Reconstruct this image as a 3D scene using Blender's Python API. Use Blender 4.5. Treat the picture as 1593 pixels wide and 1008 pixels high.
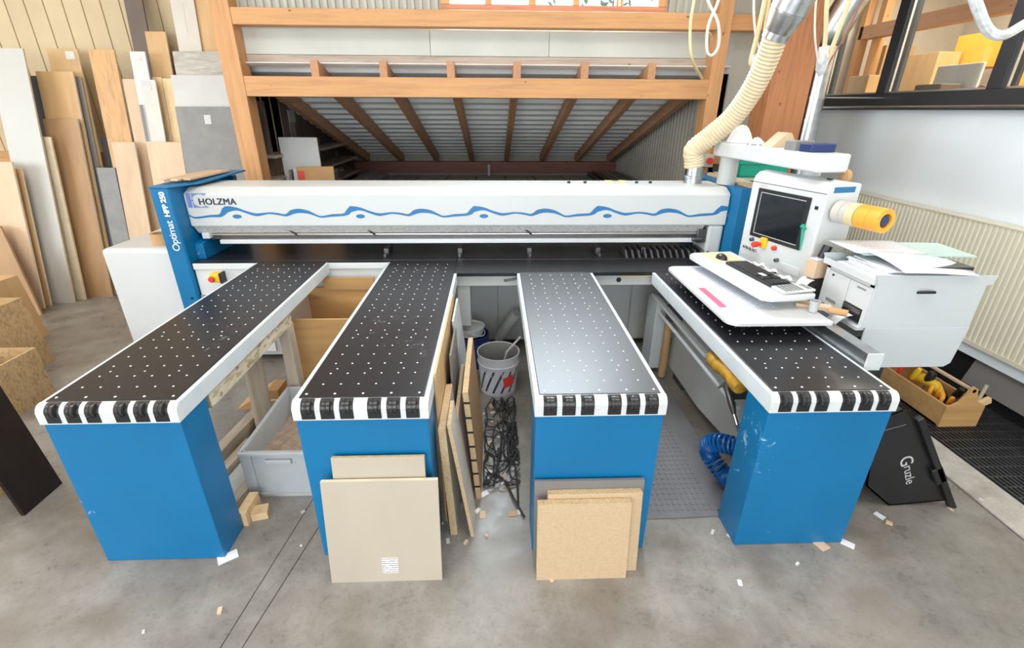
import bpy, math, random
from mathutils import Vector, Matrix
random.seed(7)
for o in list(bpy.data.objects): bpy.data.objects.remove(o)
S = bpy.context.scene
COL = S.collection

# ------------------------------------------------------------------ camera
FPX, PITCH, YAW, ROLL, HCAM = 748.8, math.radians(24.022), math.radians(2.1445), math.radians(.342), 2.0742
cp, sp, cy, sy, cr, sr = math.cos(PITCH), math.sin(PITCH), math.cos(YAW), math.sin(YAW), math.cos(ROLL), math.sin(ROLL)
FW = Vector((sy*cp, cy*cp, -sp)); _r = Vector((cy, -sy, 0)); _u = _r.cross(FW)
RT = _r*cr + _u*sr; UP = -_r*sr + _u*cr
OC = Vector((0, 0, HCAM))
cd = bpy.data.cameras.new('camera'); cam = bpy.data.objects.new('camera', cd); COL.objects.link(cam)
cd.sensor_width = 36; cd.sensor_fit = 'HORIZONTAL'; cd.lens = FPX/1593*36; cd.clip_start = .05
cam.matrix_world = Matrix.Translation(OC) @ Matrix((RT, UP, -FW)).transposed().to_4x4()
S.camera = cam

# ------------------------------------------------------------------ light
S.view_settings.view_transform = 'Standard'; S.view_settings.look = 'None'
S.view_settings.gamma = 1; S.view_settings.use_curve_mapping = False
S.view_settings.exposure = 0.0
wd = bpy.data.worlds.new('sky'); S.world = wd; wd.use_nodes = True
bg = wd.node_tree.nodes['Background']; bg.inputs[0].default_value = (.86, .93, 1, 1); bg.inputs[1].default_value = 2.2
def area(name, loc, rot, sx, sy_, w, col=(1, 1, 1)):
    l = bpy.data.lights.new(name, 'AREA'); l.shape = 'RECTANGLE'; l.size = sx; l.size_y = sy_; l.energy = w; l.color = col
    o = bpy.data.objects.new(name, l); COL.objects.link(o); o.location = loc; o.rotation_euler = rot
    return o
# daylight through the roof lights, the open gate behind the viewer and the clerestory, plus an added fill from the left
area('skylight_daylight', (-.6, 1.2, 5.15), (0, 0, 0), 7.0, 2.2, 125, (1, .98, .95))
area('skylight_daylight', (-6.2, 3.6, 5.15), (0, 0, 0), 2.6, 3.0, 60, (1, .86, .66))
area('gate_daylight', (-1.0, -4.9, 2.2), (math.radians(90), 0, 0), 6.0, 4.0, 300, (.88, .95, 1))
area('left_fill_light', (-8.9, -.5, 2.7), (0, math.radians(-90), 0), 2.4, 7.0, 430, (.86, .94, 1))  # fill added to brighten the right wall, no window known there
area('clerestory_daylight', (.59, 5.75, 3.75), (math.radians(-62), 0, 0), 2.1, 1.5, 330, (.78, .89, 1))

# ------------------------------------------------------------------ helpers
def ray(u, v): return FW + RT*((u-796.5)/FPX) - UP*((v-504.)/FPX)
def _hit(u, v, a, val):
    d = ray(u, v); return OC + d*((val-OC[a])/d[a])
def hx(u, v, x): return _hit(u, v, 0, x)
def hy(u, v, y): return _hit(u, v, 1, y)
def hz(u, v, z): return _hit(u, v, 2, z)
def V(*a): return Vector(a)
WPOS = {}
class MB:
    def __init__(s): s.v = []; s.f = []; s.sm = []
    def add(s, vs, fs, smooth=False):
        b = len(s.v); s.v += [tuple(q) for q in vs]
        for q in fs: s.f.append([b+i for i in q]); s.sm.append(smooth)
        return s
    def box(s, x0, x1, y0, y1, z0, z1):
        x0, x1 = min(x0, x1), max(x0, x1); y0, y1 = min(y0, y1), max(y0, y1); z0, z1 = min(z0, z1), max(z0, z1)
        return s.add([(x0,y0,z0),(x1,y0,z0),(x1,y1,z0),(x0,y1,z0),(x0,y0,z1),(x1,y0,z1),(x1,y1,z1),(x0,y1,z1)],
                     [(3,2,1,0),(4,5,6,7),(0,1,5,4),(1,2,6,5),(2,3,7,6),(3,0,4,7)])
    def obox(s, o, a, b, c):
        # corner o plus three edge vectors
        o, a, b, c = Vector(o), Vector(a), Vector(b), Vector(c)
        if a.cross(b).dot(c) < 0: a, b = b, a
        P = [o, o+a, o+a+b, o+b]; P = P + [q+c for q in P]
        return s.add(P, [(3,2,1,0),(4,5,6,7),(0,1,5,4),(1,2,6,5),(2,3,7,6),(3,0,4,7)])
    def cbox(s, c, ax, ay, az, sx, sy_, sz):
        c = Vector(c); a = Vector(ax).normalized()*sx; b = Vector(ay).normalized()*sy_; d = Vector(az).normalized()*sz
        return s.obox(c-a/2-b/2-d/2, a, b, d)
    def prism(s, pts, d, smooth=False):
        # pts: list of 3-D points of a planar polygon, extruded by vector d
        d = Vector(d); pts = [Vector(q) for q in pts]; n = len(pts)
        nn = Vector((0, 0, 0))
        for i in range(n): nn += pts[i].cross(pts[(i+1) % n])
        if nn.dot(d) > 0: pts = pts[::-1]
        b = len(s.v)
        s.v += [tuple(q) for q in pts] + [tuple(q+d) for q in pts]
        s.f.append([b+i for i in range(n)]); s.sm.append(False)
        s.f.append([b+n+i for i in range(n)][::-1]); s.sm.append(False)
        for i in range(n):
            j = (i+1) % n; s.f.append([b+j, b+i, b+n+i, b+n+j]); s.sm.append(smooth)
        return s
    def tube(s, pts, r, n=10, caps=True, closed=False):
        pts = [Vector(q) for q in pts]; m = len(pts); rs = r if isinstance(r, (list, tuple)) else [r]*m
        b = len(s.v); t0 = (pts[1]-pts[0]).normalized()
        up = Vector((0, 0, 1)) if abs(t0.z) < .9 else Vector((1, 0, 0))
        nrm = t0.cross(up).normalized()
        for i in range(m):
            if closed: t = pts[(i+1) % m]-pts[i-1]
            else: t = pts[min(i+1, m-1)]-pts[max(i-1, 0)]
            if t.length < 1e-9: t = t0
            t.normalize(); nrm = nrm - t*nrm.dot(t); nrm.normalize(); bi = t.cross(nrm)
            for k in range(n):
                a = 2*math.pi*k/n; s.v.append(tuple(pts[i] + (nrm*math.cos(a)+bi*math.sin(a))*rs[i]))
        for i in range(m if closed else m-1):
            i2 = (i+1) % m
            for k in range(n):
                k2 = (k+1) % n; s.f.append([b+i*n+k, b+i*n+k2, b+i2*n+k2, b+i2*n+k]); s.sm.append(True)
        if caps and not closed:
            s.f.append([b+k for k in range(n)][::-1]); s.sm.append(False)
            s.f.append([b+(m-1)*n+k for k in range(n)]); s.sm.append(False)
        return s
    def cyl(s, a, b_, r, n=16, r2=None): return s.tube([a, b_], [r, r if r2 is None else r2], n)
    def lathe(s, prof, c=(0,0,0), n=24, axis=(0,0,1)):
        # prof: (r, h) along the axis from c
        ax = Vector(axis).normalized(); t = Vector((1,0,0)) if abs(ax.x) < .9 else Vector((0,1,0))
        e1 = ax.cross(t).normalized(); e2 = ax.cross(e1); c = Vector(c); b = len(s.v); m = len(prof)
        for r, h in prof:
            for k in range(n):
                a = 2*math.pi*k/n; s.v.append(tuple(c + ax*h + (e1*math.cos(a)+e2*math.sin(a))*max(r, 1e-5)))
        for i in range(m-1):
            for k in range(n):
                k2 = (k+1) % n; s.f.append([b+i*n+k, b+i*n+k2, b+(i+1)*n+k2, b+(i+1)*n+k]); s.sm.append(True)
        return s
    def grid(s, fn, nu, nv, smooth=True):
        b = len(s.v)
        for i in range(nu+1):
            for j in range(nv+1): s.v.append(tuple(fn(i/nu, j/nv)))
        for i in range(nu):
            for j in range(nv):
                q = b+i*(nv+1)+j; s.f.append([q, q+nv+1, q+nv+2, q+1]); s.sm.append(smooth)
        return s
def setp(o, label=None, cat=None, group=None, kind=None):
    if label: o['label'] = label
    if cat: o['category'] = cat
    if group: o['group'] = group
    if kind: o['kind'] = kind
    return o
def link(o, name, world, parent):
    COL.objects.link(o); WPOS[o.name] = Vector(world)
    if parent is not None:
        o.parent = parent; o.location = Vector(world) - WPOS[parent.name]
    else: o.location = world
    return o
def thing(name, loc, label, cat, group=None, kind=None):
    return setp(link(bpy.data.objects.new(name, None), name, Vector(loc), None), label, cat, group, kind)
def obj(name, mb, mat, parent=None, label=None, cat=None, group=None, kind=None, bevel=0, thick=0, sub=0):
    xs = [q[0] for q in mb.v]; ys = [q[1] for q in mb.v]; zs = [q[2] for q in mb.v]
    c = Vector(((min(xs)+max(xs))/2, (min(ys)+max(ys))/2, min(zs)))
    me = bpy.data.meshes.new(name); me.from_pydata([tuple(Vector(q)-c) for q in mb.v], [], mb.f)
    me.polygons.foreach_set('use_smooth', mb.sm); me.update()
    if any(mb.sm): me.set_sharp_from_angle(angle=math.radians(38))
    mats = mat if isinstance(mat, (list, tuple)) else [mat]
    for m in mats: me.materials.append(m)
    o = bpy.data.objects.new(name, me); link(o, name, c, parent)
    if thick:
        md = o.modifiers.new('solid', 'SOLIDIFY'); md.thickness = thick; md.offset = 0
    if bevel:
        md = o.modifiers.new('bevel', 'BEVEL'); md.width = bevel; md.segments = 2; md.limit_method = 'ANGLE'; md.angle_limit = .6
    if sub:
        md = o.modifiers.new('sub', 'SUBSURF'); md.levels = sub; md.render_levels = sub
    return setp(o, label, cat, group, kind)
def copy_tree(o, d, parent=None):
    c = o.copy(); COL.objects.link(c)
    if parent is None: c.location = o.location + Vector(d); WPOS[c.name] = WPOS[o.name] + Vector(d)
    else: c.parent = parent; WPOS[c.name] = WPOS[o.name] + Vector(d)
    for ch in list(o.children): copy_tree(ch, d, c)
    return c
def text(name, body, mat, parent, origin, xdir, ydir, size, depth=.001, bold=0, shear=0, spacing=1, fit=0, **kw):
    cu = bpy.data.curves.new(name, 'FONT'); cu.body = body; cu.size = size; cu.extrude = depth
    cu.shear = shear; cu.space_character = spacing; cu.resolution_u = 4
    tmp = bpy.data.objects.new(name+'_tmp', cu); COL.objects.link(tmp)
    dg = bpy.context.evaluated_depsgraph_get(); me = bpy.data.meshes.new_from_object(tmp.evaluated_get(dg))
    bpy.data.objects.remove(tmp); bpy.data.curves.remove(cu)
    if bold:
        vs = [tuple(v.co) for v in me.vertices]; fs = [tuple(q.vertices) for q in me.polygons]; av = []; af = []
        for dx, dy in ((0, 0), (bold, 0), (bold, bold*.6), (0, bold*.6)):
            b = len(av); av += [(x+dx, y+dy, z+.00001*len(af)/max(1, len(fs))) for x, y, z in vs]; af += [tuple(b+i for i in q) for q in fs]
        me = bpy.data.meshes.new(name); me.from_pydata(av, [], af); me.update()
    if fit:
        k = fit/max(v.co.x for v in me.vertices); me.transform(Matrix.Diagonal((k, k, 1, 1)))
    X = Vector(xdir).normalized(); Y = Vector(ydir).normalized(); Z = X.cross(Y)
    R = Matrix((X, Y, Z)).transposed().to_4x4(); me.transform(R); me.materials.clear(); me.materials.append(mat)
    me.name = name; o = bpy.data.objects.new(name, me); link(o, name, Vector(origin), parent)
    return setp(o, **kw)

# ------------------------------------------------------------------ materials
def nodes(name):
    m = bpy.data.materials.new(name); m.use_nodes = True; nt = m.node_tree
    return m, nt, nt.nodes['Principled BSDF'], nt.nodes.new, nt.links.new
def coords(N, L, scale=(1, 1, 1), rnd=True):
    tc = N('ShaderNodeTexCoord'); mp = N('ShaderNodeMapping'); mp.inputs['Scale'].default_value = scale
    if rnd:
        oi = N('ShaderNodeObjectInfo'); mu = N('ShaderNodeMath'); mu.operation = 'MULTIPLY'; mu.inputs[1].default_value = 37
        L(oi.outputs['Random'], mu.inputs[0]); ad = N('ShaderNodeVectorMath'); L(tc.outputs['Object'], ad.inputs[0]); L(mu.outputs[0], ad.inputs[1])
        L(ad.outputs[0], mp.inputs['Vector'])
    else: L(tc.outputs['Object'], mp.inputs['Vector'])
    return mp.outputs[0]
def ramp(N, L, src, stops):
    r = N('ShaderNodeValToRGB'); L(src, r.inputs[0]); e = r.color_ramp.elements
    while len(e) < len(stops): e.new(.5)
    for i, (p, c) in enumerate(stops): e[i].position = p; e[i].color = (*c, 1) if len(c) == 3 else c
    return r.outputs[0]
def noise(N, L, co, sc, det=4, rough=.55, dist=0):
    n = N('ShaderNodeTexNoise'); n.inputs['Scale'].default_value = sc; n.inputs['Detail'].default_value = det
    n.inputs['Roughness'].default_value = rough; n.inputs['Distortion'].default_value = dist; L(co, n.inputs['Vector']); return n.outputs['Fac']
def bump(N, L, b, src, st, dist=.01):
    k = N('ShaderNodeBump'); k.inputs['Strength'].default_value = st; k.inputs['Distance'].default_value = dist
    L(src, k.inputs['Height']); L(k.outputs[0], b.inputs['Normal'])
def mix(N, L, fac, a, b_, mode='MIX'):
    m = N('ShaderNodeMix'); m.data_type = 'RGBA'; m.blend_type = mode
    for sock, val in ((m.inputs['Factor'], fac), (m.inputs['A'], a), (m.inputs['B'], b_)):
        pass
    def put(i, val):
        if hasattr(val, 'links') or hasattr(val, 'is_output'): L(val, m.inputs[i])
        else: m.inputs[i].default_value = (*val, 1) if isinstance(val, tuple) else val
    put(0, fac); put(6, a); put(7, b_)
    return m.outputs[2]
def hsv_rand(N, L, col, amt):
    oi = N('ShaderNodeObjectInfo'); mr = N('ShaderNodeMapRange'); mr.inputs[3].default_value = 1-amt; mr.inputs[4].default_value = 1+amt
    L(oi.outputs['Random'], mr.inputs[0]); h = N('ShaderNodeHueSaturation'); L(mr.outputs[0], h.inputs['Value']); L(col, h.inputs['Color']); return h.outputs[0]
def flat(name, c, rough=.5, metal=0, var=.08, vs=6, st=(1, 1, 1), bmp=0, bs=120, spec=.5, rnd=0):
    m, nt, b, N, L = nodes(name)
    co = coords(N, L, st); n = noise(N, L, co, vs)
    d = tuple(max(0, q*(1-var)) for q in c); e = tuple(min(1, q*(1+var*.6)) for q in c)
    o = ramp(N, L, n, [(.3, d), (.7, e)])
    if rnd: o = hsv_rand(N, L, o, rnd)
    L(o, b.inputs['Base Color']); b.inputs['Roughness'].default_value = rough; b.inputs['Metallic'].default_value = metal
    b.inputs['Specular IOR Level'].default_value = spec
    if bmp: bump(N, L, b, noise(N, L, co, bs, 2), bmp, .002)
    return m
def wood(name, c, axis=2, dark=.62, rough=.55, knots=True, sc=3.0, rnd=.08, contrast=1):
    m, nt, b, N, L = nodes(name); st = [9, 9, 9]; st[axis] = .55
    co = coords(N, L, tuple(st)); n = noise(N, L, co, sc, 5, .6, .6)
    d = tuple(q*dark for q in c); l = tuple(min(1, q*1.12) for q in c)
    o = ramp(N, L, n, [(.28, d), (.5, c), (.72, l)])
    if knots:
        ks = [3.2, 3.2, 3.2]; ks[axis] = 1.6
        vo = N('ShaderNodeTexVoronoi'); vo.inputs['Scale'].default_value = 2.6; L(coords(N, L, tuple(ks)), vo.inputs['Vector'])
        k = ramp(N, L, vo.outputs['Distance'], [(.0, (1, 1, 1)), (.045, (1, 1, 1)), (.085, (0, 0, 0))])
        o = mix(N, L, k, o, tuple(q*.3 for q in c))
    if rnd: o = hsv_rand(N, L, o, rnd)
    L(o, b.inputs['Base Color']); b.inputs['Roughness'].default_value = rough
    bump(N, L, b, n, .15, .003)
    return m
def speckle(name, c, c2, sc=160, rough=.75, rnd=.05, stretch=(1, 1, 1)):
    m, nt, b, N, L = nodes(name); co = coords(N, L, stretch)
    vo = N('ShaderNodeTexVoronoi'); vo.inputs['Scale'].default_value = sc; L(co, vo.inputs['Vector'])
    o = ramp(N, L, vo.outputs['Color'], [(.1, c2), (.45, c), (.9, tuple(min(1, q*1.15) for q in c))])
    o = mix(N, L, .35, o, ramp(N, L, noise(N, L, co, sc*.12, 4), [(.3, c2), (.7, c)]))
    if rnd: o = hsv_rand(N, L, o, rnd)
    L(o, b.inputs['Base Color']); b.inputs['Roughness'].default_value = rough
    bump(N, L, b, vo.outputs['Distance'], .2, .002)
    return m
def scuffed(name, c, c2, rough=.35, amt=.62, sc=18, metal=0, spec=.5):
    # paint with scattered scuff marks
    m, nt, b, N, L = nodes(name); co = coords(N, L)
    base = ramp(N, L, noise(N, L, co, 2.2), [(.3, tuple(q*.92 for q in c)), (.7, tuple(min(1, q*1.06) for q in c))])
    fine = noise(N, L, co, sc, 8, .75, 1.2); big = noise(N, L, co, 1.7, 2)
    mu = N('ShaderNodeMath'); mu.operation = 'MULTIPLY'; L(fine, mu.inputs[0]); L(big, mu.inputs[1])
    k = ramp(N, L, mu.outputs[0], [(amt*.62, (0, 0, 0)), (amt*.7, (1, 1, 1))])
    L(mix(N, L, k, base, c2), b.inputs['Base Color']); b.inputs['Roughness'].default_value = rough; b.inputs['Metallic'].default_value = metal
    b.inputs['Specular IOR Level'].default_value = spec
    bump(N, L, b, fine, .04, .001)
    return m
def printed(name, base, ink, sx=40, sy_=90, axis=0, thr=.52, ws=24, band=None):
    # paper with rows of small unreadable print
    m, nt, b, N, L = nodes(name); st = [sy_]*3; st[axis] = sx
    co = coords(N, L, tuple(st)); n = noise(N, L, co, 1, 1)
    rows = N('ShaderNodeTexWave'); rows.bands_direction = band or 'XYZ'[1 if axis == 0 else 0]; rows.inputs['Scale'].default_value = ws
    tc = N('ShaderNodeTexCoord'); L(tc.outputs['Object'], rows.inputs['Vector'])
    mu = N('ShaderNodeMath'); mu.operation = 'MULTIPLY'; L(n, mu.inputs[0]); L(rows.outputs['Fac'], mu.inputs[1])
    k = ramp(N, L, mu.outputs[0], [(thr-.08, (0, 0, 0)), (thr, (1, 1, 1))])
    L(mix(N, L, k, base, ink), b.inputs['Base Color']); b.inputs['Roughness'].default_value = .6
    return m

# concrete floor
def concrete(name, a, b2, rough0=.22, rough1=.5):
    m, nt, b, N, L = nodes(name); co = coords(N, L, rnd=False)
    n1 = noise(N, L, co, .8, 6, .6, .4); n2 = noise(N, L, co, 6, 8, .7); n3 = noise(N, L, co, 60, 4, .7)
    o = ramp(N, L, n1, [(.3, a), (.7, b2)])
    o = mix(N, L, .55, o, ramp(N, L, n2, [(.3, tuple(q*.72 for q in a)), (.62, b2)]))
    st = ramp(N, L, n3, [(.3, (.35, .33, .3)), (.46, (1, 1, 1))]); o = mix(N, L, .35, o, st, 'MULTIPLY')
    vo = N('ShaderNodeTexNoise'); vo.inputs['Scale'].default_value = 2.6; vo.inputs['Detail'].default_value = 3; L(co, vo.inputs['Vector'])
    dirt = ramp(N, L, vo.outputs['Fac'], [(.52, (0, 0, 0)), (.68, (1, 1, 1))]); o = mix(N, L, mix(N, L, .6, (0., 0., 0.), dirt), o, (.16, .13, .1))
    L(o, b.inputs['Base Color'])
    r = N('ShaderNodeMapRange'); L(n2, r.inputs[0]); r.inputs[1].default_value = .3; r.inputs[2].default_value = .7; r.inputs[3].default_value = rough0; r.inputs[4].default_value = rough1
    L(r.outputs[0], b.inputs['Roughness']); bump(N, L, b, n2, .08, .004)
    return m
m_floor = concrete('concrete_floor', (.185, .168, .146), (.315, .296, .268))
m_kerb = concrete('concrete_kerb', (.42, .4, .36), (.6, .57, .52), .5, .7)
m_white_wall = flat('plaster_white', (.78, .84, .89), .7, var=.05, vs=1.2)
m_cream = flat('cream_cladding', (.56, .445, .275), .55, var=.08, vs=2, rnd=.05)
m_grey_clad = flat('grey_cladding', (.5, .5, .44), .5, var=.08, vs=2)
m_brown_clad = flat('brownish_cladding', (.42, .39, .33), .55, var=.1, vs=2)
m_roof = flat('sheet_metal_roof', (.86, .89, .88), .42, var=.1, vs=1.5)
m_fascia = flat('fascia_white', (.57, .58, .53), .5, var=.12, vs=1.3)
m_timX = wood('timber_x', (.63, .33, .14), 0, .8); m_timY_shade = wood('timber_y_shade', (.52, .27, .14), 1, .84, rnd=.05); m_timZ = wood('timber_z', (.63, .33, .14), 2, .8)  # Y timber is the same wood, darkened for the shade under the lean-to
m_glulam = wood('glulam', (.48, .2, .085), 2, .7)
m_redtim = wood('red_timber', (.3, .12, .09), 0)
m_oldboard = wood('old_boards', (.16, .12, .1), 2, .6)
m_purlin = wood('grey_purlin', (.45, .36, .29), 0)
m_ceil = wood('ceiling_boards', (.62, .45, .28), 1, .8, knots=False)
m_blue = scuffed('machine_blue', (.0, .155, .36), (.3, .5, .68), .38, .62, 14)
m_blue_print = flat('print_blue', (.02, .17, .4), .4)
m_logo_blue = flat('logo_periwinkle', (.2, .28, .56), .4)
m_ink = flat('print_ink', (.03, .03, .06), .5)
m_white = scuffed('powder_white', (.66, .69, .7), (.4, .38, .35), .4, .7, 20)
m_cover = flat('beam_cover_white', (.6, .635, .635), .38, var=.04, vs=1)
m_trimw = flat('aluminium_white', (.62, .68, .72), .35, var=.06)
m_lgrey = flat('sheet_light_grey', (.5, .52, .51), .45, var=.06, vs=2)
m_bgrey = flat('printer_bluegrey', (.56, .6, .62), .45, var=.04, vs=2)
m_black_top = scuffed('phenolic_black', (.013, .013, .017), (.1, .1, .11), .3, .66, 26, spec=.38)
m_black_top3 = scuffed('phenolic_glare', (.025, .027, .033), (.16, .16, .17), .4, .8, 26, spec=1)  # third table: base colour lightened to stand in for window glare
m_black = flat('black_plastic', (.015, .015, .017), .35, var=.2)
m_rubber = flat('rubber_dark', (.03, .03, .032), .7)
m_wheel = flat('roller_black', (.035, .035, .038), .22)
m_stud = flat('nozzle_white', (.7, .72, .73), .25)
m_steel = flat('steel', (.62, .62, .6), .28, 1, var=.1, vs=12, st=(1, 12, 12))
m_galv = flat('galvanised', (.5, .52, .53), .32, 1, var=.16, vs=20)
m_dsteel = flat('dark_steel', (.16, .16, .17), .35, .8, var=.2)
m_brush = flat('brush_strip', (.66, .65, .64), .75, var=.35, vs=30, st=(1, 6, 2))
m_yellow = flat('yellow_plastic', (.85, .55, .03), .4, var=.05)
m_sticker = printed('yellow_sticker', (.85, .62, .02), (.2, .14, .02), 60, 140, 0, .36, 16, 'Z')
m_red = flat('red_plastic', (.7, .05, .03), .4, var=.05)
m_orange = flat('orange_tape', (.95, .43, .05), .45, var=.06)
m_green = flat('green_plastic', (.0, .36, .24), .35, var=.08)
m_hose = flat('cream_hose', (.72, .6, .4), .5, var=.1, vs=10)
m_cable = flat('cream_cable', (.78, .66, .38), .5, var=.08)
m_cablew = flat('white_cable', (.8, .78, .72), .5, var=.08)
m_wrap = flat('clear_wrap', (.72, .76, .78), .25, var=.25, vs=25, bmp=.6, bs=40)
m_paper = flat('paper', (.82, .83, .85), .7, var=.03)
m_paperp = printed('printed_paper', (.76, .78, .84), (.5, .52, .62), 60, 140, 1, .42, 14)
m_label = printed('printed_label', (.85, .84, .82), (.2, .2, .2), 110, 260, 0, .40, 26, 'Z')
m_pink = flat('pink_strip', (.75, .12, .22), .5)
m_teal = flat('teal_board', (.45, .62, .6), .5)
m_screen = flat('screen_black', (.012, .014, .018), .12, var=.1)
m_bezel = flat('bezel_black', (.02, .02, .022), .4)
m_chip = speckle('chipboard', (.58, .43, .27), (.46, .32, .19), 420)
m_chipedge = speckle('chipboard_edge', (.62, .46, .27), (.34, .22, .11), 260)
m_melw = flat('melamine_white', (.65, .61, .55), .4, var=.06, vs=5)
m_beige = flat('melamine_beige', (.47, .415, .335), .45, var=.06, vs=3, st=(1, 1, .4))
m_greyboard = flat('board_grey', (.2, .19, .185), .45, var=.05)
m_dgrey = flat('slab_grey', (.26, .26, .255), .55, var=.12, vs=8)
m_mdf = wood('plywood_honey', (.56, .33, .13), 0, .8, knots=False, sc=1.2)
m_mdfZ = wood('plywood_honey_z', (.6, .4, .2), 2, .82, knots=False, sc=1.2)
m_brownp = wood('panel_brown', (.39, .235, .115), 2, .85, knots=False, sc=1)
m_tanp = wood('panel_tan', (.6, .385, .185), 2, .88, knots=False, sc=1)
m_lightp = wood('panel_maple', (.66, .48, .32), 2, .9, knots=False, sc=1)
m_oakp = wood('panel_oak', (.56, .33, .15), 2, .7)
m_pine = wood('plank_pine', (.75, .54, .3), 2, .8)
m_edgew = flat('pale_edge', (.72, .62, .45), .6, var=.12, vs=12)
m_greyp = flat('panel_pale_grey', (.5, .5, .47), .4, var=.05, vs=1)
m_whitep = flat('panel_white', (.62, .64, .645), .4, var=.04, vs=1)
m_darkp = flat('panel_dark_brown', (.13, .095, .075), .5, var=.1)
m_wenge = flat('panel_wenge', (.012, .008, .008), .3, var=.3)
m_stone = flat('panel_stone', (.48, .46, .41), .5, var=.28, vs=6, st=(1, 1, 5))
m_foil = flat('panel_foil', (.6, .6, .59), .3, var=.06, vs=4, bmp=.4, bs=8)
m_osb = speckle('osb', (.5, .34, .17), (.3, .18, .08), 40, stretch=(1, 3, 1))
m_oldw = wood('weathered_plank', (.5, .42, .33), 1, .7)
m_oldwz = wood('weathered_post', (.5, .42, .33), 2, .7)
m_crate = flat('crate_grey', (.47, .49, .5), .5, var=.07)
m_sawdust = speckle('sawdust', (.44, .33, .24), (.3, .2, .14), 220)
m_radiator = flat('radiator_cream', (.72, .69, .55), .42, var=.04)
m_frameblk = flat('frame_anthracite', (.022, .025, .03), .4, var=.1)
m_bucket = flat('bucket_white', (.55, .56, .58), .4, var=.08)
m_navy = flat('navy_plastic', (.02, .04, .15), .4)
m_bluehose = flat('coil_blue', (.0, .09, .32), .3, var=.05)
m_foilgold = flat('amber_wrap', (.55, .31, .04), .22, var=.5, vs=14, bmp=.8, bs=25)
m_mat = flat('rubber_mat', (.19, .19, .2), .55, var=.15, vs=5)
m_redframe = wood('window_timber', (.5, .22, .13), 0, knots=False)
m_cardb = flat('cardboard', (.52, .31, .14), .8, var=.08)
m_amber = flat('cabinet_amber', (.8, .42, .06), .5, var=.05)
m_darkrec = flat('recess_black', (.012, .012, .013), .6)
m_calc = flat('calculator_grey', (.6, .63, .62), .4)
def glass_mat():
    m = bpy.data.materials.new('window_glass'); m.use_nodes = True; nt = m.node_tree; nt.nodes.clear(); N = nt.nodes.new; L = nt.links.new
    o = N('ShaderNodeOutputMaterial'); mx = N('ShaderNodeMixShader'); t = N('ShaderNodeBsdfTransparent'); g = N('ShaderNodeBsdfGlossy')
    g.inputs['Roughness'].default_value = .02; t.inputs[0].default_value = (.95, .96, .95, 1)
    fr = N('ShaderNodeLayerWeight'); fr.inputs[0].default_value = .5
    pw = N('ShaderNodeMath'); pw.operation = 'POWER'; pw.inputs[1].default_value = 5; L(fr.outputs['Facing'], pw.inputs[0])
    ma = N('ShaderNodeMath'); ma.operation = 'MULTIPLY_ADD'; ma.inputs[1].default_value = .9; ma.inputs[2].default_value = .04; L(pw.outputs[0], ma.inputs[0])
    L(ma.outputs[0], mx.inputs[0]); L(t.outputs[0], mx.inputs[1]); L(g.outputs[0], mx.inputs[2]); L(mx.outputs[0], o.inputs[0])
    return m
m_glass = glass_mat()
m_glass_frost = flat('frost', (.8, .8, .8), .5)

# ------------------------------------------------------------------ the hall
def struct(name, mb, mat, parent=None, **k):
    o = obj(name, mb, mat, parent, **k)
    if parent is None: o['kind'] = 'structure'
    return o
WX = 3.8            # right wall
struct('floor', MB().box(-9, 3.8, -5, 5.6, -.12, 0).box(-2.62, 2.4, 5.6, 9.8, -.12, 0).box(-9, -2.62, 5.6, 6.5, -.12, 0).box(2.4, 3.8, 5.6, 6.5, -.12, 0), m_floor)
# concrete kerb along the grate and saw cut joints
struct('trim_1', MB().box(2.8, 3.035, -5, 5.6, 0, .006), m_kerb)
for i, (x0, y0, x1, y1) in enumerate([(-1.22, .9, -1.02, 2.6), (2.79, -5, 2.79, 4.5), (-1.1, 1.2, -.93, 2.2)]):
    d = V(x1-x0, y1-y0, 0); n = V(-d.y, d.x, 0).normalized()*.0025
    struct('trim_%d' % (i+2), MB().obox(V(x0, y0, .0005)-n/2, d, n, V(0, 0, .0012)), m_darkrec)

# right wall below and above the office windows
struct('wall_right', MB().box(WX, WX+.15, -5, 6.3, .36, 2.09).box(WX, WX+.15, -5, 6.3, 3.75, 5.2), m_white_wall)
struct('baseboard_right', MB().box(WX-.02, WX+.15, -5, 6.3, 0, .36), m_darkrec)
obj('plinth_panel', MB().obox((WX-.09, 1.2, .12), (0, 2.0, 0), (.05, 0, .2), (.02, 0, -.01)), m_greyboard, None, 'grey sheet leaning against the black plinth below the radiator', 'panel')
# office window band
mull = [6.02, 5.06, 3.9, 2.72, 1.54, .36, -.82, -2.0, -3.2, -4.9]
win = struct('window_1', MB().box(WX-.05, WX+.09, -4.96, 6.08, 2.125, 2.235).box(WX-.05, WX+.09, -4.96, 6.08, 3.65, 3.76), m_frameblk)
obj('window_sill', MB().box(WX-.07, WX, -4.96, 6.08, 2.09, 2.105), m_frameblk, win)
for i, y in enumerate(mull):
    obj('mullion', MB().box(WX-.045, WX+.085, y-.062, y+.062, 2.235, 3.65), m_frameblk, win, bevel=.004)
for a, b in zip(mull[:-1], mull[1:]):
    obj('glazing_bead', MB().box(WX-.02, WX+.0, b+.062, b+.08, 2.235, 3.65).box(WX-.02, WX, a-.08, a-.062, 2.235, 3.65).box(WX-.02, WX, b+.08, a-.08, 2.235, 2.25), m_steel, win)
    obj('pane', MB().box(WX+.018, WX+.024, b+.062, a-.062, 2.235, 3.65), m_glass, win)
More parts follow.
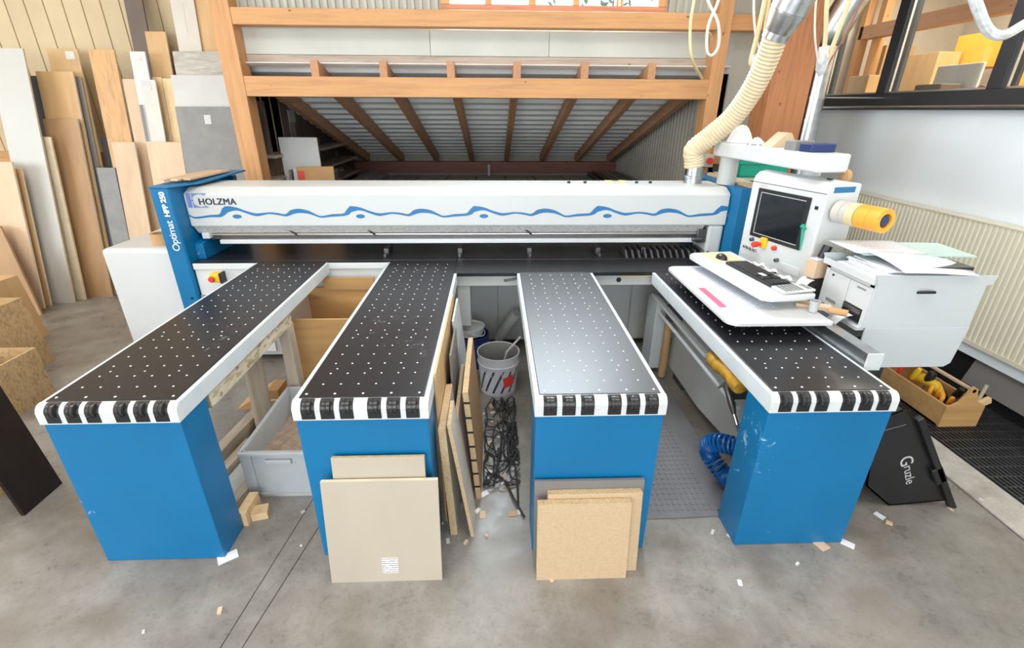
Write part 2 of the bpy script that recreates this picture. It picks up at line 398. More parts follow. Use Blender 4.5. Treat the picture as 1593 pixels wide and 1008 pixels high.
# office behind the glass
struct('wall_office', MB().box(6.4, 6.5, -1, 7.5, 0, 3.8), m_melw)
struct('wall_office_end', MB().box(3.95, 6.5, 7.4, 7.5, 0, 3.8).box(3.95, 6.5, -1.1, -1, 0, 3.8), m_melw)
struct('floor_office', MB().box(3.95, 6.5, -1, 7.4, 1.2, 1.3), m_brownp)
struct('ceiling_office', MB().box(3.95, 6.5, -1, 7.4, 3.75, 3.85), m_whitep)

# back: timber frame in front of the lean-to
YF = 5.3
tp = []
tp.append(struct('trim_5', MB().box(-2.60, -2.415, YF, YF+.2, 0, 5.2), m_timZ, bevel=.006))
tp.append(struct('trim_6', MB().box(2.155, 2.29, YF, YF+.2, 0, 5.2), m_timZ, bevel=.006))
struct('trim_7', MB().box(-2.415, 2.155, YF+.005, YF+.145, 2.178, 2.356), m_timX, bevel=.005)
struct('trim_8', MB().box(-2.415, 2.155, YF+.005, YF+.165, 2.783, 2.92), m_timX, bevel=.005)
struct('trim_9', MB().box(2.29, 2.62, YF+.03, YF+.165, 2.783, 2.92), m_timX, bevel=.005)
struct('trim_10', MB().box(-2.5, 2.25, YF+.17, YF+.24, 2.49, 2.552), m_purlin)
# white fascia boards, side by side
fas = struct('wall_fascia', MB().box(-2.415, 2.155, YF+.2, YF+.22, 2.552, 2.8), m_fascia)
for a, b in [(-2.415, -.62), (-.616, .555), (.559, 2.155)]:
    obj('fascia_panel', MB().box(a, b, YF+.17, YF+.2, 2.556, 2.783), m_fascia, fas, bevel=.003)
# ribbed cladding above, each side of the window band
def ribbed(x0, x1, y, z0, z1, pitch=.075, dep=.025, face=-1):
    pr = []; x = x0
    while x < x1 - 1e-6:
        for dx, d in ((0, 0), (.55, 0), (.62, 1), (.93, 1)):
            if x + dx*pitch <= x1: pr.append((x+dx*pitch, y - face*0 - d*dep))
        x += pitch
    pr.append((x1, y)); mb = MB(); n = len(pr)
    mb.add([(a, b, z0) for a, b in pr] + [(a, b, z1) for a, b in pr], [(i, i+1, n+i+1, n+i) for i in range(n-1)])
    return mb
struct('wall_back_upper', ribbed(-2.62, -.49, 5.5, 2.85, 5.2).add(*[(lambda m: (m.v, m.f))(ribbed(1.67, 2.36, 5.5, 2.85, 5.2))][0]), m_grey_clad, thick=.01)
struct('wall_back_top', MB().box(-.49, 1.67, 5.46, 5.52, 4.35, 5.2), m_fascia)
# clerestory window
W2 = struct('window_2', MB().box(-.49, 1.67, 5.42, 5.5, 2.93, 2.985).box(-.49, 1.67, 5.42, 5.5, 4.27, 4.35), m_redframe)
for a, b in [(-.49, -.405), (-.07, -.008), (.343, .411), (.764, .826), (1.182, 1.205), (1.225, 1.248), (1.589, 1.67)]:
    obj('window_post', MB().box(a, b, 5.41, 5.5, 2.985, 4.27), m_timZ, W2)
for a, b in [(-.405, -.07), (-.008, .343), (.411, .764), (.826, 1.182), (1.248, 1.589)]:
    obj('pane', MB().box(a, b, 5.45, 5.456, 2.985, 4.27), m_glass, W2)
# tree seen through the window
tm = MB(); rr = random.Random(3)
for i in range(420):
    c = V(2.6+rr.gauss(0, .75), 12+rr.gauss(0, .6), 5.1+rr.gauss(0, .55)); a = V(rr.uniform(-1, 1), rr.uniform(-1, 1), rr.uniform(-1, 1)).normalized(); b = a.cross(V(.3, .5, .8)).normalized()
    tm.add([c, c+a*.1+b*.05, c+a*.2, c+a*.1-b*.05], [(0, 1, 2, 3)])
tr = thing('tree', (2.6, 12, 0), 'leafy tree outside, seen through the high window', 'tree')
obj('foliage', tm, flat('leaf', (.12, .22, .12), .6), tr, kind='stuff')
obj('trunk', MB().tube([(2.6, 12, 0), (2.65, 12, 2.5), (2.6, 12, 5)], [.16, .12, .05]), m_oldboard, tr)
# cream plank wall at the left and its planks
wl = struct('wall_back_left', MB().box(-9, -2.6, 6.42, 6.5, 0, 5.2), m_cream)
PM = None
x = -8.95
while x < -2.7:
    w = .195
    if PM is None:
        o = obj('plank', MB().box(x, x+w, 6.385, 6.42, 0, 5.2), m_cream, wl, bevel=.006); PM = o.data; c0 = o.location.copy(); x00 = x
    else:
        o = bpy.data.objects.new('plank', PM); COL.objects.link(o); o.parent = wl; o.location = c0 + V(x-x00, 0, 0)
        md = o.modifiers.new('bevel', 'BEVEL'); md.width = .006; md.segments = 2
    x += .203
struct('wall_return', MB().box(-2.64, -2.6, 5.5, 6.42, 0, 5.2), m_cream)
struct('trim_11', MB().box(-9, -2.6, 6.3, 6.385, 1.42, 1.58), m_timX)
struct('trim_12', MB().box(-9, -6.6, 6.05, 6.38, 3.05, 3.35), m_timX)
# wall right of the post
struct('wall_back_right', MB().box(2.4, 3.8, 6.3, 6.4, 0, 5.2).box(2.37, 2.42, 5.5, 6.3, 0, 5.2), m_lgrey)
struct('wall_panel_right', MB().box(2.29, 2.75, 5.55, 5.6, 0, 5.2), m_grey_clad)
obj('cover_strip', MB().box(2.36, 2.43, 5.5, 5.548, 0, 2.42), m_dsteel, None, 'dark vertical cover strip right of the right timber post', 'cover strip')
struct('trim_13', MB().box(2.60, 2.985, 4.95, 5.25, 0, 5.2), m_glulam, bevel=.006)
struct('trim_14', MB().box(2.29, 2.75, 5.32, 5.5, 1.55, 1.72), m_timX, bevel=.005)
# lean-to
SL = .281
def rz(y): return 2.515 - (y-YF)*SL
struct('wall_lean_to_left', MB().box(-2.66, -2.62, 5.5, 9.8, 0, 2.6), m_oldboard)
struct('wall_lean_to_back', MB().box(-2.62, 2.4, 9.7, 9.78, 0, 1.5), m_brown_clad)
def ribbedY(y0, y1, x, z0, z1, pitch=.11, dep=.025):
    pr = []; y = y0
    while y < y1-1e-6:
        for dy, d in ((0, 0), (.5, 0), (.58, 1), (.92, 1)):
            if y+dy*pitch <= y1: pr.append((x-d*dep, y+dy*pitch))
        y += pitch
    pr.append((x, y1)); n = len(pr)
    return MB().add([(a, b, z0) for a, b in pr] + [(a, b, z1) for a, b in pr], [(i+1, i, n+i, n+i+1) for i in range(n-1)])
struct('wall_lean_to_right', ribbedY(5.5, 9.7, 2.36, 0, 2.6), m_brown_clad, thick=.01)
# trapezoid sheet roof, ribs across the slope
pr = []; y = YF+.12; pitch = .235
while y < 9.75:
    for dy, d in ((0, 0), (.36, 0), (.44, 1), (.92, 1)): pr.append((y+dy*pitch, rz(y+dy*pitch)+.0+d*.045))
    y += pitch
n = len(pr)
struct('roof_lean_to', MB().add([(-2.66, a, b) for a, b in pr] + [(2.4, a, b) for a, b in pr], [(i, i+1, n+i+1, n+i) for i in range(n-1)]), m_roof, thick=.008)
RH = .155
for k, xr in enumerate([-2.36, -1.73, -1.07, -.415, .235, .905, 1.575, 2.19]):
    y0 = YF+(.6 if k in (0, 7) else .03); y1 = 9.62
    o = struct('trim_%d' % (15+k), MB().prism([(xr-.038, y0, rz(y0)-.004), (xr-.038, y1, rz(y1)-.004), (xr-.038, y1, rz(y1)-RH), (xr-.038, y0, rz(y0)-RH)], (.076, 0, 0)), m_timY_shade, bevel=.004)
struct('trim_23', MB().box(-2.62, 2.36, 9.56, 9.7, .97, 1.17), m_redtim, bevel=.005)
# ceiling with roof lights and the walls behind the viewer
cl = MB(); ys = [-5, .1, 2.3, 2.1, 5.1]
cl.box(-9, 3.95, -5, .1, 5.2, 5.3).box(-9, -4.1, .1, 2.1, 5.2, 5.3).box(2.9, 3.95, .1, 2.3, 5.2, 5.3).box(-4.1, -4.1+.001, .1, 2.3, 5.2, 5.3)
cl.box(-9, -7.5, 2.1, 5.1, 5.2, 5.3).box(-4.9, -4.1, 2.1, 2.3, 5.2, 5.3).box(-4.9, 3.95, 2.3, 5.1, 5.2, 5.3).box(-9, 3.95, 5.1, 6.5, 5.2, 5.3)
struct('ceiling', cl, m_ceil)
struct('wall_left', MB().box(-9.1, -9, -5, 6.5, 0, 1.5).box(-9.1, -9, -5, 6.5, 3.9, 5.2).box(-9.1, -9, -5, -4, 1.5, 3.9).box(-9.1, -9, 3, 6.5, 1.5, 3.9), m_cream)
w3 = struct('fill_frame_left', MB().box(-9.06, -9.0, -4, 3, 1.5, 1.56).box(-9.06, -9.0, -4, 3, 3.84, 3.9), m_frameblk)  # unseen frame added around the left fill lamp
for k in range(6): obj('window_post', MB().box(-9.06, -9.0, -4+k*1.38, -3.94+k*1.38, 1.56, 3.84), m_frameblk, w3)  # bars of the added lamp frame
struct('trim_24', MB().box(3.715, 3.8, -5, 5.6, .33, .43), m_white_wall)
struct('wall_front', MB().box(-9, -4.1, -5.1, -5, 0, 5.2).box(2.1, 3.95, -5.1, -5, 0, 5.2).box(-4.1, 2.1, -5.1, -5, 4.3, 5.2), m_cream)

# ------------------------------------------------------------------ outfeed support tables
ZT = .92
def make_table(x0, yb, label, top=m_black_top):
    """air table: black top with blowing nozzles, white rim, nose with six rollers, blue post; x0 = left edge of the black top"""
    w = .545; yf = 1.82; xa, xb = x0-.022, x0+w+.022
    t = thing('support_table', ((xa+xb)/2, 1.8, 0), label, 'table', 'support tables of the panel saw')
    tb = obj('table_top', MB().box(x0, x0+w, yf, yb, ZT-.02, ZT), top, t, bevel=.002)
    # nozzles
    nm = MB(); rr = random.Random(1); n = 8
    def dot(x, y, r):
        b = [(r*math.cos(2*math.pi*k/n), r*math.sin(2*math.pi*k/n)) for k in range(n)]
        nm.add([(x+p, y+q, ZT+.0003) for p, q in b] + [(x+p*.6, y+q*.6, ZT+r*.45) for p, q in b] + [(x, y, ZT+r*.55)],
               [(k, (k+1) % n, n+(k+1) % n, n+k) for k in range(n)] + [(n+k, n+(k+1) % n, 2*n) for k in range(n)], True)
    row = 0; y = yf+.11
    while y < yb-.02:
        for c in range(6): dot(x0+.072+c*.08+(.004 if row % 2 else 0), y, .0052)
        if row % 4 == 1:
            for c in (0, 2, 4): dot(x0+.072+c*.08+.022, y+.045, .0048)
        row += 1; y += .098
    for c in range(5): dot(x0+.025+c*.124, yf+.028, .0062)
    obj('nozzles', nm, m_stud, tb, kind='stuff')
    # rim
    for s, xx in ((0, xa), (1, x0+w)):
        obj('rim', MB().box(xx, xx+.022, yf, yb, .828, .916), m_trimw, t, bevel=.003)
    obj('under_frame', MB().box(x0+.01, x0+w-.01, yf+.01, yb-.01, .84, ZT-.021), m_dsteel, t)
    # nose
    pf = [(yf, .828), (yf, .917), (yf-.012, .917), (yf-.026, .911), (yf-.037, .899), (yf-.043, .884), (yf-.043, .828)]
    nose = obj('nose', MB().prism([(xa, a, b) for a, b in pf], (xb-xa, 0, 0)), m_white, t, bevel=.002)
    for c in range(6):
        cx = xa + .068 + c*.083 + (.037 if c > 2 else 0)
        q = [(yf-.004, .835), (yf-.004, .919), (yf-.014, .9195), (yf-.028, .9135), (yf-.0395, .901), (yf-.046, .885), (yf-.046, .835)]
        h = obj('roller_housing', MB().prism([(cx-.03, a, b) for a, b in q], (.06, 0, 0)), m_black, nose, bevel=.003)
        obj_r = MB().cyl((cx-.016, yf-.028, .890), (cx+.016, yf-.028, .890), .030, 20)
        wh = obj('roller_wheel', obj_r, m_wheel, nose)
        obj('wheel_ridge', MB().cyl((cx-.004, yf-.028, .889), (cx+.004, yf-.028, .890), .032, 20), m_black, nose)
    # post
    obj('post', MB().box(xa+.006, xb-.006, yf-.033, yf+.165, .0, .828), m_blue, t, bevel=.004)
    return t
T1 = make_table(-1.934, 3.876, 'leftmost blue support table, its black top reaching past a white cabinet')
T2 = make_table(-.863, 3.876, 'second support table from the left, beige boards leaning on its post')
T3 = make_table(.192, 3.563, 'third support table from the left, its top bright with glare, chipboards on its post', m_black_top3)
T4 = make_table(1.251, 3.563, 'rightmost support table, under the white desk board and printer')

# ------------------------------------------------------------------ panel saw
saw = thing('panel_saw', (-.2, 4.4, 0), 'long panel saw with white pressure beam, blue wave and blue columns', 'saw')
# machine table
mt = obj('machine_table', MB().box(-2.47, -.322, 3.878, 4.95, ZT-.03, ZT).box(-.318, 1.93, 3.565, 4.95, ZT-.03, ZT), m_black_top, saw, bevel=.002)
for xs in (-.30, .30, .90):
    obj('table_seam', MB().box(xs-.003, xs+.003, 3.93, 4.95, ZT, ZT+.0015), m_dsteel, mt)
obj('table_seam', MB().box(-2.465, 1.93, 3.922, 3.928, ZT, ZT+.0015), m_dsteel, mt)
# aligner fingers on the table
for xs in (-.93, -.30, .30, .90, 1.30):
    obj('aligner', MB().box(xs-.02, xs+.02, 4.06, 4.24, ZT, ZT+.06).box(xs-.012, xs+.012, 3.99, 4.06, ZT, ZT+.025), m_dsteel, mt, bevel=.004)
fm = MB()
for k in range(14):
    xs = 1.12+k*.055; fm.box(xs, xs+.018, 4.02, 4.2, ZT, ZT+.05)
    fm.prism([(xs, 4.02, ZT), (xs, 3.95, ZT), (xs, 4.02, ZT+.05)], (.018, 0, 0))
obj('finger_comb', fm, m_dsteel, saw, kind='stuff')
# white cabinet front below
body = obj('body', MB().box(-2.47, -.33, 3.9, 4.9, .06, ZT-.03).box(-.33, 1.95, 4.15, 4.9, .06, ZT-.03), m_lgrey, saw)
obj('front_rail', MB().box(-2.465, -.33, 3.868, 3.9, .862, .912), m_white, saw, bevel=.004)
obj('front_panel', MB().box(-2.465, -.33, 3.885, 3.9, .64, .858), m_white, saw)
obj('front_channel', MB().box(-2.465, -1.95, 3.87, 3.9, .60, .64), m_steel, saw)
obj('front_panel', MB().box(-2.465, -1.95, 3.885, 3.9, .1, .6), m_white, saw)
obj('front_rail', MB().box(-.31, 1.93, 3.60, 3.64, .80, .888), m_lgrey, saw, bevel=.003)
for a, b in [(-.33, .02), (.025, .25), (.255, .75), (.76, 1.25), (1.26, 1.93)]:
    obj('body_panel', MB().box(a, b, 4.132, 4.15, .08, .80), m_lgrey, saw, bevel=.003)
obj('ledge', MB().box(-.31, 1.93, 3.64, 4.15, .79, .80), m_lgrey, saw)
obj('plug', MB().cyl((.98, 3.597, .845), (.98, 3.60, .845), .02, 16), m_black, saw)
obj('plug', MB().cyl((.08, 3.597, .845), (.08, 3.60, .845), .012, 16).tube([(.08, 3.595, .845), (.16, 3.59, .862), (.24, 3.59, .885)], .008), m_dsteel, saw)
obj('leg_bracket', MB().box(-.30, -.2, 3.62, 3.72, .45, .80), m_lgrey, saw)
obj('measure_strip', MB().box(1.0, 1.25, 3.594, 3.6, .876, .882), m_yellow, saw)
# emergency stop
es = obj('emergency_stop', MB().box(-2.325, -2.245, 3.81, 3.885, .765, .84), m_yellow, saw, bevel=.01)
obj('stop_button', MB().lathe([(.0, .03), (.018, .03), (.024, .022), (.024, .01), (.014, .008), (.014, 0)], (-2.30, 3.81, .80), 16, (0, -1, 0)), m_red, es)
obj('stop_base', MB().box(-2.243, -2.228, 3.81, 3.885, .76, .845), m_black, es)
# pressure beam cover
bf = [(4.0, 1.185), (4.0, 1.435), (4.008, 1.452), (4.085, 1.488), (4.11, 1.492), (4.48, 1.492), (4.48, 1.185)]
bm = obj('pressure_beam', MB().prism([(-2.475, a, b) for a, b in bf], (1.955+2.475, 0, 0)), m_cover, saw, bevel=.012)
def bp(u, v): q = hy(u, v, 3.998); return q
# wave
def wz(zy):   # zoomed pixel row of the reference crop to a height on the cover
    return bp(500, 280+zy/4.685).z
per = [(345, 190, 235), (400, 197, 222), (440, 209, 228), (470, 222, 240), (540, 242, 262), (590, 240, 257), (640, 235, 248), (700, 239, 254), (760, 248, 265), (800, 222, 255), (830, 213, 245), (870, 210, 240), (930, 222, 246), (980, 247, 263), (1020, 262, 275), (1100, 250, 268), (1150, 247, 265), (1190, 242, 262), (1215, 215, 256), (1235, 196, 246)]
pts = [(20, 232, 248), (60, 254, 267), (100, 268, 280), (200, 255, 270), (250, 252, 270), (280, 245, 270), (310, 205, 258)]
for k in range(5): pts += [(a+k*900, b, c) for a, b, c in per]
pts = [q for q in pts if q[0] < 4005]
def smooth_line(ps, n=6):
    out = []
    for i in range(len(ps)-1):
        p0 = ps[max(i-1, 0)]; p1 = ps[i]; p2 = ps[i+1]; p3 = ps[min(i+2, len(ps)-1)]
        for j in range(n):
            t = j/n; out.append(tuple(.5*((2*b)+(-a+c)*t+(2*a-5*b+4*c-d)*t*t+(-a+3*b-3*c+d)*t**3) for a, b, c, d in zip(p0, p1, p2, p3)))
    out.append(ps[-1]); return out
sl = smooth_line(pts); wm = MB(); N_ = len(sl)
xs = [bp(280+a/4.685, 325).x for a, b, c in sl]
wm.add([(x_, 3.9985, wz(b)) for x_, (a, b, c) in zip(xs, sl)] + [(x_, 3.9985, wz(c)) for x_, (a, b, c) in zip(xs, sl)],
       [(N_+i, N_+i+1, i+1, i) for i in range(N_-1)])
obj('wave_stripe', wm, m_blue_print, bm, label='blue wave stripe')
for k in range(5):
    cx = bp(280+(415+900*k)/4.685, 336).x; cz = wz(265); q = []
    for j in range(20):
        a = 2*math.pi*j/20; q.append((cx+.036*math.cos(a)-.008*math.sin(a)*0, 3.9975, cz+.0165*math.sin(a)))
    obj('wave_dot', MB().prism(q, (0, .001, 0)), m_blue_print, bm)
# emblem: a blue H and C shape, then the maker's name
ex = bp(291, 313).x; ez0 = bp(300, 323).z; ez1 = bp(300, 300.5).z; eh = ez1-ez0; ew = eh*1.45
em = MB()
em.prism([(ex, 3.9975, ez1), (ex+ew*.2, 3.9975, ez1), (ex+ew*.2, 3.9975, ez0), (ex, 3.9975, ez0)], (0, .0012, 0))
def cshape():
    cxx = ex+ew*.62; czz = (ez0+ez1)/2; out = []
    q = [(ex+ew, 3.9975, ez1), (ex+ew*.25, 3.9975, ez1), (ex+ew*.25, 3.9975, czz+eh*.06), (ex+ew*.3, 3.9975, czz+eh*.06)]
    for j in range(11):
        a = math.radians(172-j*12); q.append((cxx+.36*ew*math.cos(a), 3.9975, czz+eh*.44*math.sin(a)))
    return [p for p in q]
em.prism(cshape(), (0, .0012, 0))
czz = (ez0+ez1)/2
em.prism([(p[0], p[1], 2*czz-p[2]) for p in cshape()], (0, .0012, 0))
em.box(ex+ew*.2, ex+ew*.3, 3.9975, 3.9987, czz-eh*.06, czz+eh*.06)
obj('emblem', em, m_logo_blue, bm, label='pale blue square emblem with ring')
tx = bp(309, 317); tw = bp(368, 317).x-tx.x
text('lettering', 'HOLZMA', m_ink, bm, (tx.x, 3.9985, bp(310, 318.5).z), (1, 0, 0), (0, 0, 1), .112, .0008, .006, spacing=1.04, fit=tw)
# below the cover: brush curtain, rods, white pressure bar
obj('brush_curtain', MB().prism([(-2.46, 4.01, 1.185), (-2.46, 4.03, 1.185), (-2.46, 4.08, 1.12), (-2.46, 4.06, 1.12)], (4.24, 0, 0)), m_brush, saw)
obj('guide_rod', MB().cyl((-2.38, 4.065, 1.105), (1.83, 4.065, 1.105), .012, 12), m_steel, saw)
obj('guide_rail', MB().box(-2.38, 1.83, 4.08, 4.2, 1.065, 1.12), m_dsteel, saw)
obj('pressure_bar', MB().box(-2.3, 1.8, 4.045, 4.2, 1.03, 1.064), m_white, saw, bevel=.004)
for xs in (-1.75, -1.1, .22):
    obj('brush_clip', MB().obox((xs, 4.035, 1.17), (.02, 0, 0), (.09, .02, -.075), (0, .006, .004)), m_dsteel, saw)
obj('rod_end', MB().box(-2.42, -2.36, 4.02, 4.12, 1.08, 1.13), m_white, saw, bevel=.006)
obj('end_bracket', MB().box(1.82, 1.95, 4.01, 4.3, .92, 1.185), m_cover, saw, bevel=.02)
obj('end_latch', MB().box(1.74, 1.82, 4.03, 4.2, 1.03, 1.15).cyl((1.70, 4.03, 1.06), (1.78, 4.03, 1.06), .02), m_dsteel, saw, bevel=.004)
# small fittings on the beam's upper edge
for u in (889, 915, 998, 1020): 
    p = hz(u, 289, 1.492); obj('cap', MB().cyl((p.x, 4.3, 1.49), (p.x, 4.3, 1.508), .014, 12), m_black, bm)
for u in (953, 975): 
    p = hz(u, 289, 1.492); obj('wedge', MB().box(p.x-.03, p.x+.03, 4.28, 4.34, 1.492, 1.512), m_cable, bm)
# left column
colL = [(-2.622, 3.85), (-2.49, 3.85), (-2.477, 3.865), (-2.477, 4.78), (-2.622, 4.78)]
c1 = obj('column', MB().prism([(a, b, .04) for a, b in colL], (0, 0, 1.47)), m_blue, saw, bevel=.006)
obj('column_cap', MB().prism([(-2.622, 3.845, 1.51), (-2.48, 3.845, 1.51), (-2.36, 4.1, 1.512), (-2.33, 4.8, 1.53), (-2.622, 4.8, 1.53)], (0, 0, .014)), m_blue, c1, bevel=.004)
obj('stiffener', MB().box(-2.476, -2.45, 4.2, 4.24, .92, 1.5), m_blue, c1); obj('stiffener', MB().box(-2.476, -2.42, 4.72, 4.78, .92, 1.5), m_blue, c1)
obj('gusset', MB().prism([(-2.476, 3.98, .92), (-2.476, 4.75, .92), (-2.476, 4.75, 1.18), (-2.476, 3.98, 1.05)], (.07, 0, 0)), m_blue, c1, bevel=.004)
obj('bolt', MB().cyl((-2.53, 3.85, .62), (-2.53, 3.844, .62), .01, 10), m_darkrec, c1)
a = hy(267.5, 391, 3.849); b = hy(258, 342, 3.849)
text('lettering', 'Optimat', m_paper, c1, (-2.515, 3.8485, a.z), (0, 0, 1), (-1, 0, 0), .105, .0008, .0, spacing=.92, fit=hy(258, 343, 3.849).z-a.z)
text('lettering', 'HPP 250', m_paper, c1, (-2.518, 3.8485, hy(256, 338, 3.849).z), (0, 0, 1), (-1, 0, 0), .073, .0008, .006, spacing=.95, fit=hy(250, 298.5, 3.849).z-hy(256, 338, 3.849).z)
# right column
c2 = obj('column', MB().prism([(a, b, .04) for a, b in [(1.96, 4.02), (2.0, 3.93), (2.22, 3.93), (2.22, 4.95), (1.96, 4.95)]], (0, 0, 1.46)), m_blue, saw, bevel=.006)
obj('sticker', MB().box(2.085, 2.2, 3.926, 3.93, 1.3, 1.435), m_sticker, c2, label='yellow warning sticker')
for z in (1.27, 1.17, 1.05): obj('toggle_clamp', MB().box(2.16, 2.21, 3.9, 3.93, z-.02, z+.015).cyl((2.19, 3.89, z-.015), (2.19, 3.89, z+.02), .01), m_steel, c2)
# suction port on top of the beam
p = hy(1075, 287, 4.35)
port = obj('suction_port', MB().lathe([(.078, 0), (.078, .045), (.083, .05), (.083, .06), (.075, .065), (.075, .13), (.0745, .14)], (p.x-.005, 4.32, 1.49), 28), m_galv, saw)
# slanted white box at the far left of the saw
lb = obj('motor_housing', MB().prism([(-3.21, 3.93, .02), (-2.63, 3.93, .02), (-2.63, 3.93, 1.02), (-3.21, 3.93, 1.02)], (0, .85, 0)), m_whitep, saw, bevel=.035)
# rear table in the lean-to
for k in range(7):
    x0 = -1.9+k*.53
    r_ = obj('rear_panel', MB().box(x0, x0+.5, 6.0, 9.5, .91, .935), m_lgrey, saw, bevel=.003)
    obj('rear_slat', MB().box(x0+.5, x0+.53, 6.0, 9.5, .90, .928), m_dsteel, saw)
    hm = MB()
    for (dx, dy) in ((.36, 0), (.41, .12), (.36, .25), (.42, .4), (.36, .5)): hm.cyl((x0+dx, 8.3+dy, .935), (x0+dx, 8.3+dy, .937), .022, 10)
    obj('grip_holes', hm, m_darkrec, saw, kind='stuff')
obj('rear_rail', MB().box(-2.2, -2.0, 6.6, 9.5, .60, .99).box(-2.3, -2.16, 6.6, 9.5, .98, 1.03), m_lgrey, saw, bevel=.006)
obj('rear_rail', MB().box(1.76, 1.80, 5.0, 9.4, .7, 1.0).box(1.84, 1.88, 5.0, 9.4, .7, 1.03).box(1.92, 1.98, 5.0, 9.4, .7, 1.0), m_dsteel, saw, bevel=.004)
for a_ in ((-2.1, -2.0, 6.7, 6.8, 0, .6), (-2.1, -2.0, 9.1, 9.2, 0, .6), (1.78, 1.95, 6.2, 6.3, 0, .7), (1.78, 1.95, 9.1, 9.2, 0, .7)): obj('rear_leg', MB().box(*a_), m_dsteel, saw)
obj('post_marker', MB().box(-.12, -.07, 9.4, 9.5, .8, 1.13), m_lgrey, saw)
for x in (-2.2, -.2, 1.8): obj('foot', MB().box(x-.06, x+.06, 4.3, 4.5, 0, .07), m_dsteel, saw)

# ------------------------------------------------------------------ panels leaning on the wall at the left
def two_mats(o, mats, keep):
    o.data.materials.clear()
    for m in mats: o.data.materials.append(m)
    for i, pl in enumerate(o.data.polygons): pl.material_index = 0 if keep(pl.normal) else 1
def lean_panel(tl, tr, yb, deg, th, mat, label, edge=None, name='board', z0=0., group='boards leaning on the cream wall', cat='board', br=None):
    tn = math.tan(math.radians(deg)); n = V(0, 1, -tn)
    def ph(u, v):
        d = ray(u, v); return OC + d*((yb-OC.dot(n))/d.dot(n))
    A = ph(*tl); B = ph(*tr); zt = (A.z+B.z)/2
    x0, x1 = A.x, B.x
    o = obj(name, MB().obox((x0, yb, 0), (x1-x0, 0, 0), (0, tn*zt, zt), (0, th, 0)), mat, None, label, cat, group)
    if edge: two_mats(o, [mat, edge], lambda nn: abs(nn.y) > .8)
    return o, A, B
PANELS = [
 ((-22, 75), (35, 75), 5.37, 11.3, .02, m_greyp, 'tall pale grey panel, the largest at the left edge of the photo', m_edgew),
 ((-45, 252), (18, 252), 5.20, 11, .022, m_lightp, 'pale maple board at the left edge with knots, below the tall grey panel', m_edgew),
 ((-12, 262), (32, 262), 5.28, 11, .022, m_tanp, 'tan board just behind the pale maple board at the left edge', m_edgew),
 ((62, 213), (78, 213), 5.47, 10, .022, m_edgew, 'narrow pale pine strip between the grey panel and the brown panel', None),
 ((66, 185), (120, 185), 5.57, 10.5, .02, m_brownp, 'large brown board reaching the floor beside the white motor housing', m_edgew),
 ((55, 111), (113, 111), 5.64, 10, .02, m_tanp, 'bright tan board standing behind the large brown board', m_edgew),
 ((88, 119), (124, 119), 5.70, 9.6, .02, m_greyboard, 'grey backed board edge showing right of the bright tan board', m_edgew),
 ((72, 75), (120, 76), 5.76, 9, .02, m_mdfZ, 'orange tan board with a square white label at its top', m_edgew),
 ((40, 118), (75, 118), 5.74, 9.2, .02, m_darkrec, 'black sheet standing in for the dark gap between the tall grey panel and the tan board', None),  # no real board: black sheet added to paint the dark gap
 ((156, 214), (180, 214), 5.76, 9, .02, m_darkrec, 'black sheet standing in for the dark gap low between the oak plank and the slate board', None),  # likewise a sheet coloured black for the gap's darkness
 ((137, 77), (177, 77), 5.70, 8.5, .022, m_oakp, 'oak plank with dark knots between the tan boards and the white strips', m_edgew),
 ((150, 262), (178, 260), 5.64, 9, .02, m_dgrey, 'dark slate board low behind the maple panel', None),
 ((173, 221), (209, 221), 5.50, 10, .02, m_lightp, 'maple panel standing in front of the oak plank', m_edgew),
 ((190, 123), (210, 123), 5.66, 8.5, .02, m_lightp, 'narrow pink maple strip beside the white labelled strip', m_edgew),
 ((180, -60), (209, -60), 5.86, 7, .02, m_darkp, 'tall narrow dark brown board reaching out of the picture', None),
 ((201, 80), (225, 80), 5.63, 8.5, .018, m_whitep, 'narrow white strip with small print at its top', None),
 ((218, 124), (241, 124), 5.57, 9, .018, m_melw, 'narrow white board with a grey stripe and small print', None),
 ((225, 49), (257, 49), 5.78, 8, .02, m_tanp, 'short tan board right of the tall dark brown board', m_edgew),
 ((236, 120), (251, 120), 5.70, 8.3, .025, m_pine, 'pine plank with wavy edge, left one of the pair', None),
 ((252, 122), (267, 122), 5.66, 8.6, .025, m_pine, 'pine plank with knots, right one of the pair beside the grey slab', None),
 ((227, 221), (281, 221), 5.47, 9.5, .02, m_lightp, 'maple board standing in front of the two pine planks', m_edgew),
 ((259, -30), (296, -30), 5.84, 7, .02, m_melw, 'tall white wrapped board with a printed column reaching out of the picture', None),
 ((298, -30), (336, -30), 5.86, 7, .02, m_tanp, 'tall plain tan board next to the left timber post', m_edgew),
 ((268, 80), (355, 80), 5.64, 8.5, .03, m_stone, 'stone grey streaked slab behind the white wrapped slab', None),
 ((265, 117), (356, 117), 5.57, 8.5, .03, m_foil, 'white foil wrapped slab between the streaked and the dark grey slab', None),
 ((272, 166), (365, 166), 5.49, 8.5, .03, m_dgrey, 'dark grey slab with a white paper label beside the timber post', m_whitep),
 ((357, 92), (365, 92), 5.44, 7.5, .03, m_galv, 'thin bright metal profile standing between grey slab and timber post', None),
]
done = {}
for a in PANELS:
    o, A, B = lean_panel(*a); done[a[6]] = (o, A, B, a)
